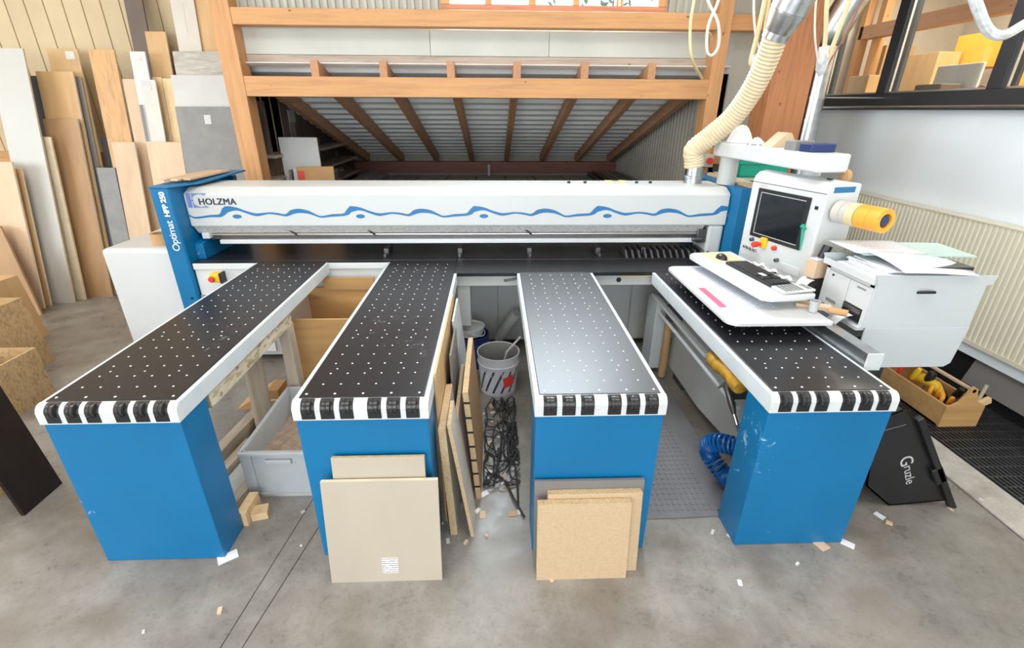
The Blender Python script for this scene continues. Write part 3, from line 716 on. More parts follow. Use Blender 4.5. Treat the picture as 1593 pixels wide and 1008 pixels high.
def on_panel(key, u0, v0, u1, v1, mat, name, lift=.002):
    o, A, B, a = [q for k, q in done.items() if k.startswith(key)][0]
    yb, deg = a[2], a[3]; tn = math.tan(math.radians(deg)); n = V(0, 1, -tn)
    def ph(u, v):
        d = ray(u, v); return OC + d*((yb-lift-OC.dot(n))/d.dot(n))
    p = ph(u0, v0); q = ph(u1, v1)
    zs = sorted((p.z, q.z)); xs_ = sorted((p.x, q.x))
    obj(name, MB().obox((xs_[0], yb-lift+tn*zs[0], zs[0]), (xs_[1]-xs_[0], 0, 0), (0, tn*(zs[1]-zs[0]), zs[1]-zs[0]), (0, .001, 0)), mat, o)
on_panel('orange tan', 101, 80, 117, 92, m_label, 'paper_label')
on_panel('dark grey slab', 317, 179, 329, 193, m_label, 'paper_label')
on_panel('narrow white board', 222, 163, 227, 220, m_greyboard, 'stripe')
on_panel('narrow white strip', 206, 87, 220, 94, m_label, 'print')
on_panel('narrow white board', 221, 126, 236, 140, m_label, 'print')
on_panel('tall white wrapped', 284, 6, 291, 55, m_label, 'print')
# brown board propped at a slant by the left edge
P0 = hz(65, 490, 0); P1 = hy(0, 352, 5.25)
obj('board', MB().obox(P0+V(-.9, 0, 0), (.9, 0, 0), V(P1.x-P0.x, P1.y-P0.y, P1.z), (0, .022, 0)), m_brownp, None, 'brown board propped at a slant in front of the pale maple board', 'board', 'boards leaning on the cream wall')
# boxes of offcuts at the left edge
def open_box(name, label, x0, x1, y0, y1, z0, z1, th, mat, cat='box', tilt=0):
    t = thing(name, ((x0+x1)/2, (y0+y1)/2, z0), label, cat)
    obj('side', MB().box(x1-th, x1, y0, y1, z0, z1), mat, t); obj('side', MB().box(x0, x0+th, y0, y1, z0, z1), mat, t)
    obj('end', MB().box(x0+th, x1-th, y0, y0+th, z0, z1), mat, t); obj('end', MB().box(x0+th, x1-th, y1-th, y1, z0, z1), mat, t)
    obj('bottom', MB().box(x0+th, x1-th, y0+th, y1-th, z0, z0+th), mat, t)
    return t
open_box('offcut_box', 'open brown chipboard box nearest the dark board at the left edge', -4.0, -3.5, 2.98, 3.40, 0, .40, .02, m_osb)
obj('chipboard_block', MB().prism([(-3.95, 3.5, 0), (-4.4, 3.5, 0), (-4.4, 3.5, .6), (-4.0, 3.5, .6)], (0, .45, 0)), m_osb, None, 'taller chipboard block behind the open brown box at the left edge', 'block')
obj('chipboard_block', MB().obox((-4.75, 4.1, 0), (.3, 0, 0), (0, .4, 0), (-.06, 0, .62)), m_tanp, None, 'pale wood block behind the taller chipboard block at the left edge', 'block')
# dark board
obj('board', MB().obox((-2.62, 2.10, 0), (0, .255, 0), (-.16, .02, 1.15), (-.02, 0, -.003)), m_wenge, None, 'very dark brown board standing at the left edge beside the leftmost blue post', 'board')
obj('offcut_box', MB().obox((-3.3, 1.9, 0), (.42, 0, 0), (0, .5, 0), (-.02, 0, .45)), m_osb, None, 'chipboard stack behind the very dark brown board', 'box')

# things on the motor housing
hr = MB(); pts_ = [(.085*math.cos(a), .07*math.sin(a)) for a in [math.radians(k) for k in range(70, 330, 12)]]
for i in range(len(pts_)-1):
    a0, a1 = pts_[i], pts_[i+1]
    hr.prism([(-2.80+a0[0], 4.1+a0[1], 1.022), (-2.80+a1[0], 4.1+a1[1], 1.022), (-2.80+a1[0]*.72, 4.1+a1[1]*.72, 1.022), (-2.80+a0[0]*.72, 4.1+a0[1]*.72, 1.022)], (0, 0, .09))
obj('wooden_ring', hr, m_cardb, None, 'broken brown wooden ring on the white motor housing', 'wood piece')
obj('wood_block', MB().obox((-2.76, 4.15, 1.022), (.05, .03, 0), (-.03, .05, 0), (0, 0, .12)), m_pine, None, 'small pine block on the white motor housing', 'wood piece')
obj('wood_offcut', MB().obox((-2.9, 4.22, 1.022), (.08, .02, 0), (-.02, .06, 0), (.02, .02, .13)), m_edgew, None, 'pale offcut leaning behind the pine block on the motor housing', 'wood piece')
rl = MB()
for k in range(5): rl.lathe([(.03, 0), (.05, 0), (.05, .02), (.03, .02), (.03, 0)], (-2.74+.012*k, 4.42-.01*k, 1.18+.028*k), 16, (.3, .1, 1))
obj('wood_curl', rl, m_melw, None, 'pale curled edge band roll above the motor housing', 'edge band')
obj('wood_offcut', MB().box(-2.8, -2.68, 4.36, 4.5, 1.022, 1.16), m_lightp, None, 'light block under the curled edge band on the motor housing', 'wood piece')
# laths on the left column
for k, (dx, dz) in enumerate([(0, 0), (.07, .002), (.14, .001)]):
    obj('lath', MB().obox((-2.61+dx, 3.95+.05*k, 1.546), (.055, 0, 0), (.02, .72-.06*k, 0), (0, 0, .014)), m_lightp, None, 'thin pale lath on the left blue column cap, %s of three' % ('outer', 'middle', 'inner')[k], 'lath', 'laths on the left column')

# ------------------------------------------------------------------ between tables one and two
bx = thing('waste_bin', (-1.28, 3.55, 0), 'honey coloured plywood bin between the two left support tables', 'bin')
obj('front_panel', MB().obox((-1.585, 3.34, .0), (.6, 0, 0), (.0, -.06, .66), (0, .018, .002)), m_mdf, bx)
obj('side_panel', MB().box(-1.585, -1.567, 3.36, 3.84, 0, .66), m_melw, bx); obj('side_panel', MB().box(-1.003, -.985, 3.36, 3.84, 0, .66), m_mdf, bx)
obj('back_panel', MB().box(-1.567, -1.003, 3.84, 3.858, 0, .71), m_mdf, bx); obj('bottom', MB().box(-1.567, -1.003, 3.36, 3.84, .0, .02), m_mdf, bx)
obj('back_batten', MB().box(-1.42, -1.003, 3.815, 3.838, .70, .80), m_mdf, bx)
# trestle
tr_ = thing('trestle', (-1.55, 2.9, 0), 'weathered wooden trestle under the leftmost support table', 'trestle')
obj('top_rail', MB().box(-1.455, -1.385, 2.03, 3.05, .735, .822), speckle('worn_laminate', (.68, .62, .48), (.3, .22, .12), 45, stretch=(1, .4, 1)), tr_)
obj('leg', MB().obox((-1.45, 2.96, .02), (.07, 0, 0), (0, .09, 0), (.0, 0, .72)), m_oldwz, tr_)
obj('leg', MB().cyl((-1.60, 2.82, .02), (-1.58, 2.82, .73), .06, 18), m_oldwz, tr_)
obj('cross_board', MB().obox((-1.70, 2.92, .0), (.34, .0, 0), (0, .02, .0), (0, 0, .20)), m_oldwz, tr_)
obj('cross_board', MB().obox((-1.36, 2.94, .0), (.28, .22, 0), (-.012, .016, .0), (0, 0, .2)), m_oldwz, tr_)
obj('foot_plate', MB().box(-1.68, -1.48, 2.7, 2.9, 0, .03), m_oldwz, tr_, bevel=.01)
obj('brown_wedge', MB().prism([(-1.95, 3.12, 0), (-1.62, 3.12, 0), (-1.62, 3.12, .16), (-1.7, 3.12, .16)], (0, .16, 0)), m_cardb, None, 'brown wooden wedge on the floor behind the trestle', 'wood piece')
for k, (a, b, w, h, mt_, lb_) in enumerate([((-1.86, 2.02), (-1.76, 3.02), .07, .09, m_oldw, 'weathered floor beam under the left table, the one nearest the trestle foot'), ((-1.76, 2.02), (-1.68, 2.7), .06, .05, m_oldw, 'low weathered batten beside the floor beam under the left table'), ((-1.66, 1.98), (-1.6, 2.66), .12, .03, m_lgrey, 'grey flat plank on the floor beside the crate'), ((-1.54, 1.98), (-1.47, 2.42), .06, .06, m_oldw, 'short weathered batten next to the grey crate')]):
    d = V(b[0]-a[0], b[1]-a[1], 0)
    obj('floor_beam', MB().obox((a[0], a[1], 0), d, V(d.y, -d.x, 0).normalized()*w, (0, 0, h)), mt_, None, lb_, 'beam', 'timbers on the floor under the left table')
obj('wood_offcut', MB().obox((-1.40, 1.99, 0), (.05, 0, 0), (.0, .16, 0), (0, 0, .09)), m_pine, None, 'pine offcut against the right side of the leftmost blue post', 'offcut')
obj('wood_offcut', MB().obox((-1.345, 2.02, 0), (.08, .02, 0), (-.02, .07, 0), (0, 0, .045)), m_pine, None, 'small pine block beside the leftmost blue post', 'offcut')
obj('pointed_stick', MB().obox((-1.53, 2.14, 0), (.15, .16, 0), (.015, -.01, 0), (0, 0, .012)), m_rubber, None, 'dark pointed strip on the floor beside the grey crate', 'strip')
# crate with sawdust
ct = thing('plastic_crate', (-1.2, 2.5, 0), 'grey plastic crate full of sawdust left of the second blue post', 'crate')
x0, x1, y0, y1, zt = -1.43, -.925, 2.22, 2.9, .315
for nm, mb_ in (('wall', MB().box(x0, x1, y0, y0+.008, .0, zt)), ('wall', MB().box(x0, x1, y1-.008, y1, 0, zt)), ('wall', MB().box(x0, x0+.008, y0, y1, 0, zt)), ('wall', MB().box(x1-.008, x1, y0, y1, 0, zt)), ('bottom', MB().box(x0, x1, y0, y1, .0, .012))):
    obj(nm, mb_, m_crate, ct)
obj('rim', MB().box(x0-.018, x1+.018, y0-.018, y0+.006, zt-.02, zt).box(x0-.018, x1+.018, y1-.006, y1+.018, zt-.02, zt).box(x0-.018, x0+.006, y0+.006, y1-.006, zt-.02, zt).box(x1-.006, x1+.018, y0+.006, y1-.006, zt-.02, zt), m_crate, ct, bevel=.004)
obj('corner_rib', MB().box(x0-.008, x0+.05, y0-.012, y0, .01, zt-.02).box(x0-.012, x0, y0-.01, y0+.05, .01, zt-.02), m_crate, ct)
obj('base_rim', MB().box(x0-.012, x1, y0-.012, y0, 0, .02), m_crate, ct)
obj('handle', MB().box(-1.31, -1.16, y0-.02, y0, .235, .265), m_crate, ct, bevel=.006)
def sd(u, v):
    x = x0+.009+u*(x1-x0-.018); y = y0+.009+v*(y1-y0-.018)
    return (x, y, .14+.12*min(1, max(0, (u*1.25+.25*math.sin(v*5)-.18*(1-v)+.1)))+.012*math.sin(u*23+v*9)*math.sin(v*31))
obj('sawdust_heap', MB().grid(sd, 24, 30), m_sawdust, None, 'brown sawdust filling the grey plastic crate', 'sawdust', kind='stuff')
obj('panel_strip', MB().obox((-.93, 1.98, 0), (.02, .0, 0), (-.03, .22, .0), (-.0, 0, .42)), m_greyboard, None, 'thin grey strip leaning by the left side of the second blue post', 'strip')

# ------------------------------------------------------------------ boards leaning on the front of the posts
def front_board(u0, u1, vt, yb, ytop, th, mat, edge, label, ub=None):
    A = hy(u0, vt, ytop); B = hy(u1, vt, ytop); z = (A.z+B.z)/2; d = V(0, ytop-yb, z)
    nrm = V(0, z, -(ytop-yb)).normalized()*th
    o = obj('board', MB().obox((A.x, yb, 0), (B.x-A.x, 0, 0), d, nrm), mat, None, label, 'board', 'offcut boards leaning on the blue posts', bevel=.001)
    if edge: two_mats(o, [mat, edge], lambda nn: abs(nn.y) > .8)
    return o, A, B, z, d
o, A, B, z, d = front_board(497, 681, 748, 1.628, 1.712, .019, m_beige, m_edgew, 'large beige board with a paper label leaning on the second blue post')
k0 = .085/z
q = V(A.x+.245, 1.628-.0015, 0) + d*(.1*.5/z)
obj('paper_label', MB().obox(q, (.078, 0, -.001), d.normalized()*.085, (0, .001, 0)), m_label, o)
front_board(514, 660, 711.5, 1.668, 1.752, .019, m_beige, m_chipedge, 'smaller beige board behind the large beige board with label')
front_board(832, 1003, 748, 1.70, 1.756, .02, m_greyboard, m_greyboard, 'grey board behind the two chipboards on the third blue post')
front_board(853, 1000, 768, 1.652, 1.712, .038, m_chip, m_chipedge, 'rear chipboard of the two thick ones, shifted to the right')
front_board(837, 983, 784, 1.612, 1.668, .038, m_chip, m_chipedge, 'front chipboard of the two thick ones on the third blue post')

# ------------------------------------------------------------------ between tables two and three
def side_board(pb, pt, yl, th, mat, edge, label, dy=0):
    P = hz(*pb, 0); T = hy(*pt, P.y+dy); d = T-P
    o = obj('board', MB().obox(P, (0, yl, 0), d, V(-th, 0, -th*.12)), mat, None, label, 'board', 'offcuts leaning on the second table from the right')
    if edge: two_mats(o, [mat, edge], lambda nn: abs(nn.x) > .8)
    return o, P, T
side_board((712, 832), (693, 668), .42, .036, m_melw, m_chipedge, 'thick white faced chipboard nearest the second blue post')
side_board((738, 835), (701, 661), .21, .018, m_melw, m_chipedge, 'white veneered board next to the thick white faced chipboard')
side_board((737, 786), (712, 655), .62, .02, m_melw, m_chipedge, 'white faced chipboard behind the front pair in the gap between the tables')
o, P, T = side_board((749, 776), (728, 610), .66, .03, m_brownp, m_chipedge, 'grooved chipboard, outermost of the leaning offcuts towards the bucket')
for k in range(7):
    f_ = .12+k*.13; q = P+(T-P)*f_
    obj('groove', MB().obox(q+V(-.031, -.002, 0), (.033, 0, 0), (0, .003, 0), (0, 0, .012)), m_darkrec, o)
side_board((716, 740), (702, 553), .38, .012, m_greyboard, None, 'grey thin board in the gap between the second and third table')
obj('board', MB().obox((-.273, 1.99, 0), (0, 1.08, 0), (-.012, 0, .93), (-.010, 0, 0)), m_mdfZ, None, 'tall plywood sheet leaning along the right side of the second table', 'board', 'offcuts leaning on the second table from the right')
obj('board', MB().obox((-.17, 2.75, 0), (0, .4, 0), (-.09, .0, .87), (-.012, 0, 0)), m_bgrey, None, 'light grey sheet leaning behind the plywood sheet near the saw body', 'board', 'offcuts leaning on the second table from the right')
# buckets
def bucket(name, c, r0, r1, h, mat, label, ribs=True):
    t = thing(name, (c[0], c[1], 0), label, 'bucket')
    prof = [(0, .004), (r0-.006, .004), (r1-.006, h-.002), (r1-.003, h), (r1+.003, h), (r1+.004, h-.008), (r1, h-.012)]
    if ribs: prof += [(r1-.004, h*.78), (r1+.003, h*.765), (r1-.005, h*.75)]
    prof += [(r0, 0), (0, 0)]
    return t, obj('body', MB().lathe(prof, (c[0], c[1], 0), 36), mat, t)
bk, bb = bucket('metal_bucket', (.02, 3.38), .14, .165, .34, m_bucket, 'white and grey metal bucket with black stripes and red mark, no lid')
for k in range(5):
    a = math.radians(200+k*26); sm = MB(); seq = []
    for j in range(9):
        f_ = j/8; aa = a+f_*.55; z_ = .03+f_*.2; r_ = .14+.025*z_/.34+.0012; seq.append((aa, z_, r_))
    vs = []
    for aa, z_, r_ in seq:
        for da in (-.06, .06): vs.append((.02+r_*math.cos(aa+da), 3.38+r_*math.sin(aa+da), z_))
    sm.add(vs, [(2*j, 2*j+1, 2*j+3, 2*j+2) for j in range(8)]); obj('stripe', sm, m_ink, bb)
obj('inside', MB().lathe([(.155, .335), (.133, .012), (0, .011)], (.02, 3.38, 0), 32), m_dgrey, bb)
def red_(u, v):
    z_ = .075+.095*v+.02*u; a = math.radians(-72+34*u-6*v); r_ = .14+.025*z_/.34+.0018; return (.02+r_*math.cos(a), 3.38+r_*math.sin(a), z_)
obj('mark', MB().grid(red_, 6, 2), m_red, bb)
obj('stick', MB().tube([(.0, 3.33, .02), (.09, 3.42, .31), (.2, 3.46, .42)], .009), m_lgrey, None, 'grey stick standing in the metal bucket', 'stick')
obj('stick', MB().cyl((-.06, 3.42, .012), (.1, 3.45, .22), .012), m_lgrey, None, 'short grey tube lying inside the metal bucket', 'stick')
b2, _ = bucket('plastic_bucket', (-.21, 3.8), .13, .15, .30, m_navy, 'dark blue bucket with a white pot on top behind the metal bucket')
wp = thing('white_pot', (-.215, 3.79, .3), 'white plastic pot sitting on the dark blue bucket', 'pot')
obj('body', MB().lathe([(0, .002), (.10, .002), (.115, .07), (.118, .075), (.122, .075), (.122, .068), (.118, .06), (.105, 0)], (-.215, 3.79, .3), 28).lathe([(0, .055), (.112, .06)], (-.215, 3.79, .3), 28), m_whitep, wp)
obj('handle', MB().tube([(-.215+.122*math.cos(a), 3.79+.122*math.sin(a), .36-.06*math.sin(math.radians(k*9))) for k, a in [(k, math.radians(-100+k*9)) for k in range(21)]], .004, 8), m_whitep, wp)
obj('pipe', MB().cyl((.19, 3.95, .42), (.02, 4.06, .12), .05, 20), m_lgrey, None, 'grey pipe slanting down behind the metal bucket', 'pipe')
# tangle of black cables
cm = MB(); rr = random.Random(11)
for k in range(17):
    x_, y_ = rr.uniform(-.04, .12), rr.uniform(2.35, 3.1); an = rr.uniform(0, 6.28); p = []
    turn = rr.choice([-1, 1])*rr.uniform(.5, 1.0)
    for j in range(rr.randint(8, 14)):
        p.append((x_, y_, .008+.05*rr.random()*(1 if 0 < j < 7 else .2)))
        an += turn+rr.uniform(-.5, .5); st_ = rr.uniform(.06, .13)
        x_ += .55*st_*math.cos(an); y_ += 1.3*st_*math.sin(an)
        if not -.08 < x_ < .14: an = math.pi-an; x_ = max(-.08, min(.14, x_))
        if not 2.25 < y_ < 3.17: an = -an; y_ = max(2.25, min(3.17, y_))
    cm.tube(smooth_line(p, 8), rr.choice([.0035, .0045, .006]), 6)
for pl in ([(.15, 2.0, .01), (.1, 2.12, .02), (.06, 2.25, .012), (.02, 2.32, .01), (-.06, 2.36, .01)], [(.12, 2.08, .01), (.12, 2.3, .03), (.1, 2.6, .03), (.13, 2.9, .06)], [(-.02, 2.25, .01), (.03, 2.6, .05), (.05, 2.9, .03)]):
    cm.tube(smooth_line(pl, 8), .0065, 8)
obj('cable_tangle', cm, m_rubber, None, 'tangle of black cables on the floor left of the third table', 'cables', kind='stuff')
def scrap(x, y, s, ang, mat, label, group, h=.006, asp=.6, name='wood_scrap', cat='scrap'):
    c_, s_ = math.cos(ang), math.sin(ang); a = V(c_, s_, 0)*s; b = V(-s_, c_, 0)*s*asp
    tilt = V(0, 0, s*.12*math.sin(ang*3)**2)
    obj(name, MB().obox(V(x, y, 0), a, b, V(0, 0, h)+tilt*0), mat, None, label, cat, group)
rr = random.Random(5)
for k in range(26):
    scrap(rr.uniform(-.1, .13), rr.uniform(1.95, 3.1), rr.uniform(.02, .055), rr.uniform(0, 3.1), rr.choice([m_melw, m_paper, m_chip, m_lightp]), 'small pale scrap on the floor among the black cables', 'scraps among the cables', rr.choice([.003, .008, .018]))
for u, v, s, lab in ((690, 815, .07, 'crumpled pale scrap at the foot of the leaning offcuts'), (700, 845, .03, 'small square scrap left of the leaning offcuts, near the second post'), (725, 848, .025, 'whitish lump in front of the leaning offcuts'), (755, 770, .03, 'white scrap right of the grooved chipboard'), (760, 835, .02, 'tiny scrap in front of the white veneered board'), (742, 800, .035, 'white scrap at the corner of the grooved chipboard'), (780, 755, .03, 'pale scrap where the cable tangle ends'), (810, 800, .03, 'pale scrap left of the third blue post'), (1378, 806, .05, 'white torn scrap below the black tipped bin'), (1388, 815, .03, 'small yellowish scrap below the black tipped bin'), (1330, 848, .06, 'white scrap right of the rightmost blue post'), (1292, 853, .09, 'flat brown scrap under the rightmost blue post'), (1110, 832, .025, 'white scrap in front of the rubber mat'), (1155, 912, .03, 'white scrap on open floor before the rightmost post'), (1485, 795, .03, 'white sliver right of the black bin'), (340, 880, .09, 'pale flat offcut right of the leftmost blue post'), (470, 800, .02, 'tiny scrap below the grey crate'), (470, 850, .015, 'tiny scrap between the grey crate and the beige boards'), (345, 955, .03, 'pale scrap on open floor, lower left'), (225, 985, .015, 'tiny scrap at the lower left edge of the floor'), (862, 905, .03, 'pale stub in front of the front chipboard'), (1148, 838, .05, 'white scrap at the left foot of the rightmost post'), (1240, 880, .015, 'tiny scrap in front of the rightmost blue post'), (1530, 780, .02, 'tiny scrap beside the floor grate')):
    p = hz(u, v, 0); scrap(p.x, p.y, s, rr.uniform(0, 3), rr.choice([m_melw, m_paper, m_lightp]), lab, 'scraps on the open floor', rr.choice([.002, .006, .012]))

# ------------------------------------------------------------------ aisle between tables three and four
mt_ = thing('rubber_mat', (1.1, 2.9, 0), 'grey studded rubber mat in the aisle between the right tables', 'mat')
obj('sheet', MB().prism([(.78, 1.97, 0), (1.245, 1.98, 0), (1.245, 2.02, 0), (1.40, 2.02, 0), (1.40, 3.95, 0), (.78, 3.95, 0)], (0, 0, .01)), m_mat, mt_, bevel=.003)
sm = MB()
yy = 2.02
while yy < 3.9:
    xx = .8
    while xx < 1.22: sm.box(xx, xx+.018, yy, yy+.022, .01, .0135); xx += .034
    yy += .042
obj('studs', sm, m_mat, mt_, kind='stuff')
cabt = thing('side_cabinet', (1.6, 3.0, 0), 'long light grey cabinet hanging beneath the rightmost table', 'cabinet')
obj('body', MB().prism([(1.46, 2.0, .22), (1.46, 2.0, .80), (1.46, 3.55, .80), (1.46, 3.55, .1), (1.46, 2.9, .1)], (.3, 0, 0)), m_lgrey, cabt, bevel=.006)
obj('duct', MB().box(1.30, 1.46, 3.56, 3.78, .06, .66), m_bgrey, cabt, bevel=.006)
obj('foot', MB().box(1.5, 1.7, 3.3, 3.5, 0, .1), m_dsteel, cabt)
obj('hanger', MB().box(1.55, 1.6, 2.4, 2.45, .8, .84), m_dsteel, cabt)
obj('hanger', MB().box(1.55, 1.6, 3.3, 3.35, .8, .84), m_dsteel, cabt)
obj('rail_bar', MB().cyl((1.33, 3.72, .575), (1.33, 2.19, .575), .014, 14), m_trimw, cabt)
obj('rail_bar', MB().box(1.30, 1.335, 2.62, 3.72, .665, .69), m_trimw, cabt)
obj('rail_bracket', MB().box(1.33, 1.46, 2.3, 2.33, .56, .60), m_dsteel, cabt); obj('rail_bracket', MB().box(1.33, 1.46, 3.4, 3.43, .56, .70), m_dsteel, cabt)
obj('drain_pipe', MB().cyl((1.40, 3.50, .02), (1.40, 3.50, .55), .03), m_cardb, cabt)
# amber film roll
fr = MB(); rp = []
fa, fb = hx(1106, 553, 1.262), hx(1152, 602, 1.262)
for j in range(9): rp.append(fa.lerp(fb, j/8)+V(0, 0, -.012*math.sin(j*.9)))
fr.tube(rp, [.03, .042, .038, .044, .04, .046, .041, .045, .036], 10)
obj('film_roll', fr, m_foilgold, None, 'amber plastic wrapped roll under the left rim of the rightmost table', 'roll')
# air gun with coil hose
ag = thing('air_gun', (1.31, 2.27, .45), 'air blow gun hanging by the rail at the rightmost table', 'air gun')
def gx(*l): return [hx(u, v, 1.30) for u, v in l]
obj('body', MB().tube(gx((1129, 598), (1134, 612), (1139, 632), (1142, 645)), [.014, .019, .018, .011], 12), m_dsteel, ag)
obj('trigger', MB().tube(gx((1118, 603), (1128, 597), (1140, 588)), [.007, .012, .008], 8), m_steel, ag)
obj('coupling', MB().tube(gx((1142, 645), (1147, 662)), .012), m_galv, ag)
obj('lead', MB().tube(gx((1147, 662), (1152, 680), (1158, 700)), .007, 8), m_navy, ag)
hp = []; path = [(1.39, 2.05, .34), (1.35, 2.12, .36), (1.285, 2.22, .32), (1.275, 2.3, .24), (1.3, 2.3, .15), (1.35, 2.2, .10), (1.37, 2.12, .10), (1.38, 2.05, .08)]
ps = smooth_line(path, 12); turns = 34; R_ = .048
n = len(ps)
for j in range((n-1)*8):
    t_ = j/8; i = int(t_); f_ = t_-i; a, b = V(*ps[i]), V(*ps[i+1]); c = a.lerp(b, f_); tg = (b-a).normalized(); e1 = tg.cross(V(.2, .1, 1)).normalized(); e2 = tg.cross(e1)
    an = 2*math.pi*turns*j/((n-1)*8); hp.append(c+(e1*math.cos(an)+e2*math.sin(an))*R_)
obj('coil_hose', MB().tube(hp, .0085, 6), m_bluehose, None, 'blue spiral air hose beside the rightmost blue post', 'hose')

# ------------------------------------------------------------------ control terminal
AN = math.radians(14.5); NV = V(math.cos(AN), math.sin(AN), 0); HV = V(math.sin(AN), -math.cos(AN), 0); PC = V(1.973, 3.288, 0)
def tp_(h, n, z): return PC + HV*h + NV*n + V(0, 0, z)
tm_ = thing('control_terminal', (2.15, 3.35, 0), 'white control terminal with black screen on a swivel arm', 'terminal')
prof = [(0, .98), (0, 1.61), (.012, 1.645), (.04, 1.672), (.09, 1.685), (.27, 1.66), (.27, .98)]
case = obj('case', MB().prism([tp_(-.31, a, b) for a, b in prof], HV*.635), m_white, tm_, bevel=.012)
obj('seam', MB().obox(tp_(-.309, -.001, 1.603), HV*.633, NV*.002, (0, 0, .004)), m_dsteel, case)
obj('side_recess', MB().obox(tp_(.3251, .05, 1.61), NV*.17, HV*.001, (0, 0, .035)), m_blue_print, case)
bz = obj('bezel', MB().obox(tp_(-.23, -.006, 1.224), HV*.46, NV*.008, (0, 0, .345)), m_bezel, tm_, bevel=.003)
obj('screen_border', MB().obox(tp_(-.197, -.0075, 1.25), HV*.006, NV*.001, (0, 0, .295)).obox(tp_(-.197, -.0075, 1.25), HV*.394, NV*.001, (0, 0, .005)).obox(tp_(-.197, -.0075, 1.54), HV*.394, NV*.001, (0, 0, .005)), m_lgrey, bz)
obj('screen', MB().obox(tp_(-.19, -.007, 1.256), HV*.385, NV*.001, (0, 0, .283)), m_screen, bz)
obj('brand_plate', MB().obox(tp_(-.225, -.002, 1.578), HV*.075, NV*.003, (0, 0, .018)), m_label, case)
obj('latch', MB().obox(tp_(.27, -.008, 1.505), HV*.02, NV*.01, (.0, 0, .02)), m_black, case)
obj('latch', MB().obox(tp_(.25, .05, 1.684), HV*.03, NV*.02, (.0, 0, .008)), m_black, case)
def knob(h, z, r, l, mat, nm='push_button', p=case):
    obj(nm, MB().lathe([(0, l), (r*.8, l), (r, l*.85), (r, 0)], tp_(h, 0, z), 16, -NV), mat, p)
for k in range(4): knob(-.245+.035*k, 1.135-.002*k, .012, .022, m_steel)
knob(-.19, 1.20, .014, .025, m_dsteel)
ye = obj('stop_plate', MB().obox(tp_(-.10, -.022, 1.165), HV*.055, NV*.022, (0, 0, .075)), m_yellow, case, bevel=.004)
obj('stop_button', MB().lathe([(0, .07), (.016, .07), (.021, .06), (.021, .03), (.013, .02), (.013, 0)], tp_(-.09, -.02, 1.19), 18, -NV), m_red, ye)
knob(.03, 1.19, .017, .024, m_red); knob(.075, 1.115, .013, .028, m_dsteel, 'key_switch')
obj('cover_plate', MB().obox(tp_(.10, -.003, 1.05), HV*.17, NV*.004, (0, 0, .06)), m_white, case, bevel=.002)
obj('pillar', MB().box(2.03, 2.17, 3.36, 3.5, 0, .99), m_lgrey, tm_)
# swivel arm and its post on the column
arm = [(1.875, 4.30), (1.985, 3.03), (2.20, 3.05), (2.10, 4.32)]
obj('swivel_arm', MB().prism([(a, b, 1.725) for a, b in arm], (0, 0, .11)), m_white, tm_, bevel=.01)
obj('arm_post', MB().cyl((1.985, 4.2, 1.5), (1.985, 4.2, 1.73), .075, 28), m_lgrey, tm_)
obj('arm_hanger', MB().cyl((2.13, 3.3, 1.68), (2.13, 3.3, 1.73), .06, 20), m_whitep, tm_)
# tape rolls on the side of the terminal
p0 = tp_(.325, .11, 1.50)
obj('tape_holder', MB().cyl(p0, p0+HV*.322, .03, 16), m_navy, tm_)
def tape(s, l, r, mat, label):
    q = p0+HV*s
    obj('tape_roll', MB().lathe([(r*.6, 0), (r, 0), (r, l), (r*.6, l), (r*.6, 0)], q, 28, HV), mat, None, label, 'tape', 'tape rolls on the terminal side')
tape(.02, .05, .07, m_melw, 'clear tape roll closest to the terminal case')
tape(.072, .035, .068, m_foil, 'whitish tape roll, second from the terminal case')
tape(.11, .06, .07, m_cable, 'pale tan tape roll in the middle of the spindle')
tape(.175, .075, .07, m_orange, 'orange tape roll, inner of the two orange ones')
tape(.252, .075, .07, m_orange, 'orange tape roll at the outer end of the spindle')
# green pen on the bezel
obj('green_pen', MB().tube([tp_(.245, -.012, 1.23), tp_(.235, -.012, 1.31), tp_(.222, -.012, 1.40)], [.003, .008, .009], 8).cyl(tp_(.21, -.016, 1.385), tp_(.25, -.016, 1.375), .008), m_green, None, 'green pen hanging at the right edge of the black screen', 'pen')
# keyboard tray
AT = math.radians(6.5); TL_ = V(-math.sin(AT), math.cos(AT), 0); TW = V(math.cos(AT), math.sin(AT), 0); TO = V(1.545, 2.53, 1.06)
def kt(l, w, z): return TO + TL_*l + TW*w + V(0, 0, z)
tray = obj('keyboard_tray', MB().prism([kt(.0, .05, 0), kt(.04, .0, 0), kt(.9, 0, 0), kt(.93, .04, 0), kt(.93, .35, 0), kt(0, .33, 0)], (0, 0, .045)), m_white, tm_, bevel=.014)
obj('tray_bracket', MB().box(1.93, 2.0, 3.2, 3.4, 1.02, 1.06).box(1.97, 2.05, 3.2, 3.4, 1.0, 1.03), m_lgrey, tm_)
kb = thing('keyboard', kt(.4, .15, .045), 'black computer keyboard on the white tray of the terminal', 'keyboard')
obj('base', MB().prism([kt(.13, .12, .045), kt(.62, .12, .045), kt(.62, .27, .045), kt(.13, .27, .045)], (0, 0, .018)), m_black, kb, bevel=.004)
km = MB()
for r_ in range(6):
    for c in range(21):
        if c in (14, 17) or (r_ in (2, 3) and 14 < c < 18 and r_ == 2): continue
        km.obox(kt(.6-c*.0218, .255-r_*.0215-.014, .063), TL_*-.018, TW*.017, (0, 0, .007))
obj('keys', km, flat('key_grey', (.05, .05, .055), .4), kb, kind='stuff')
obj('key_label', MB().obox(kt(.33, .165, .0705), TL_*-.055, TW*.03, (0, 0, .001)), m_paper, kb)
obj('mouse_pad', MB().obox(kt(.68, .08, .045), TL_*.22, TW*.2, (0, 0, .003)), m_cable, None, 'cream mouse pad at the far end of the keyboard tray', 'mouse pad')
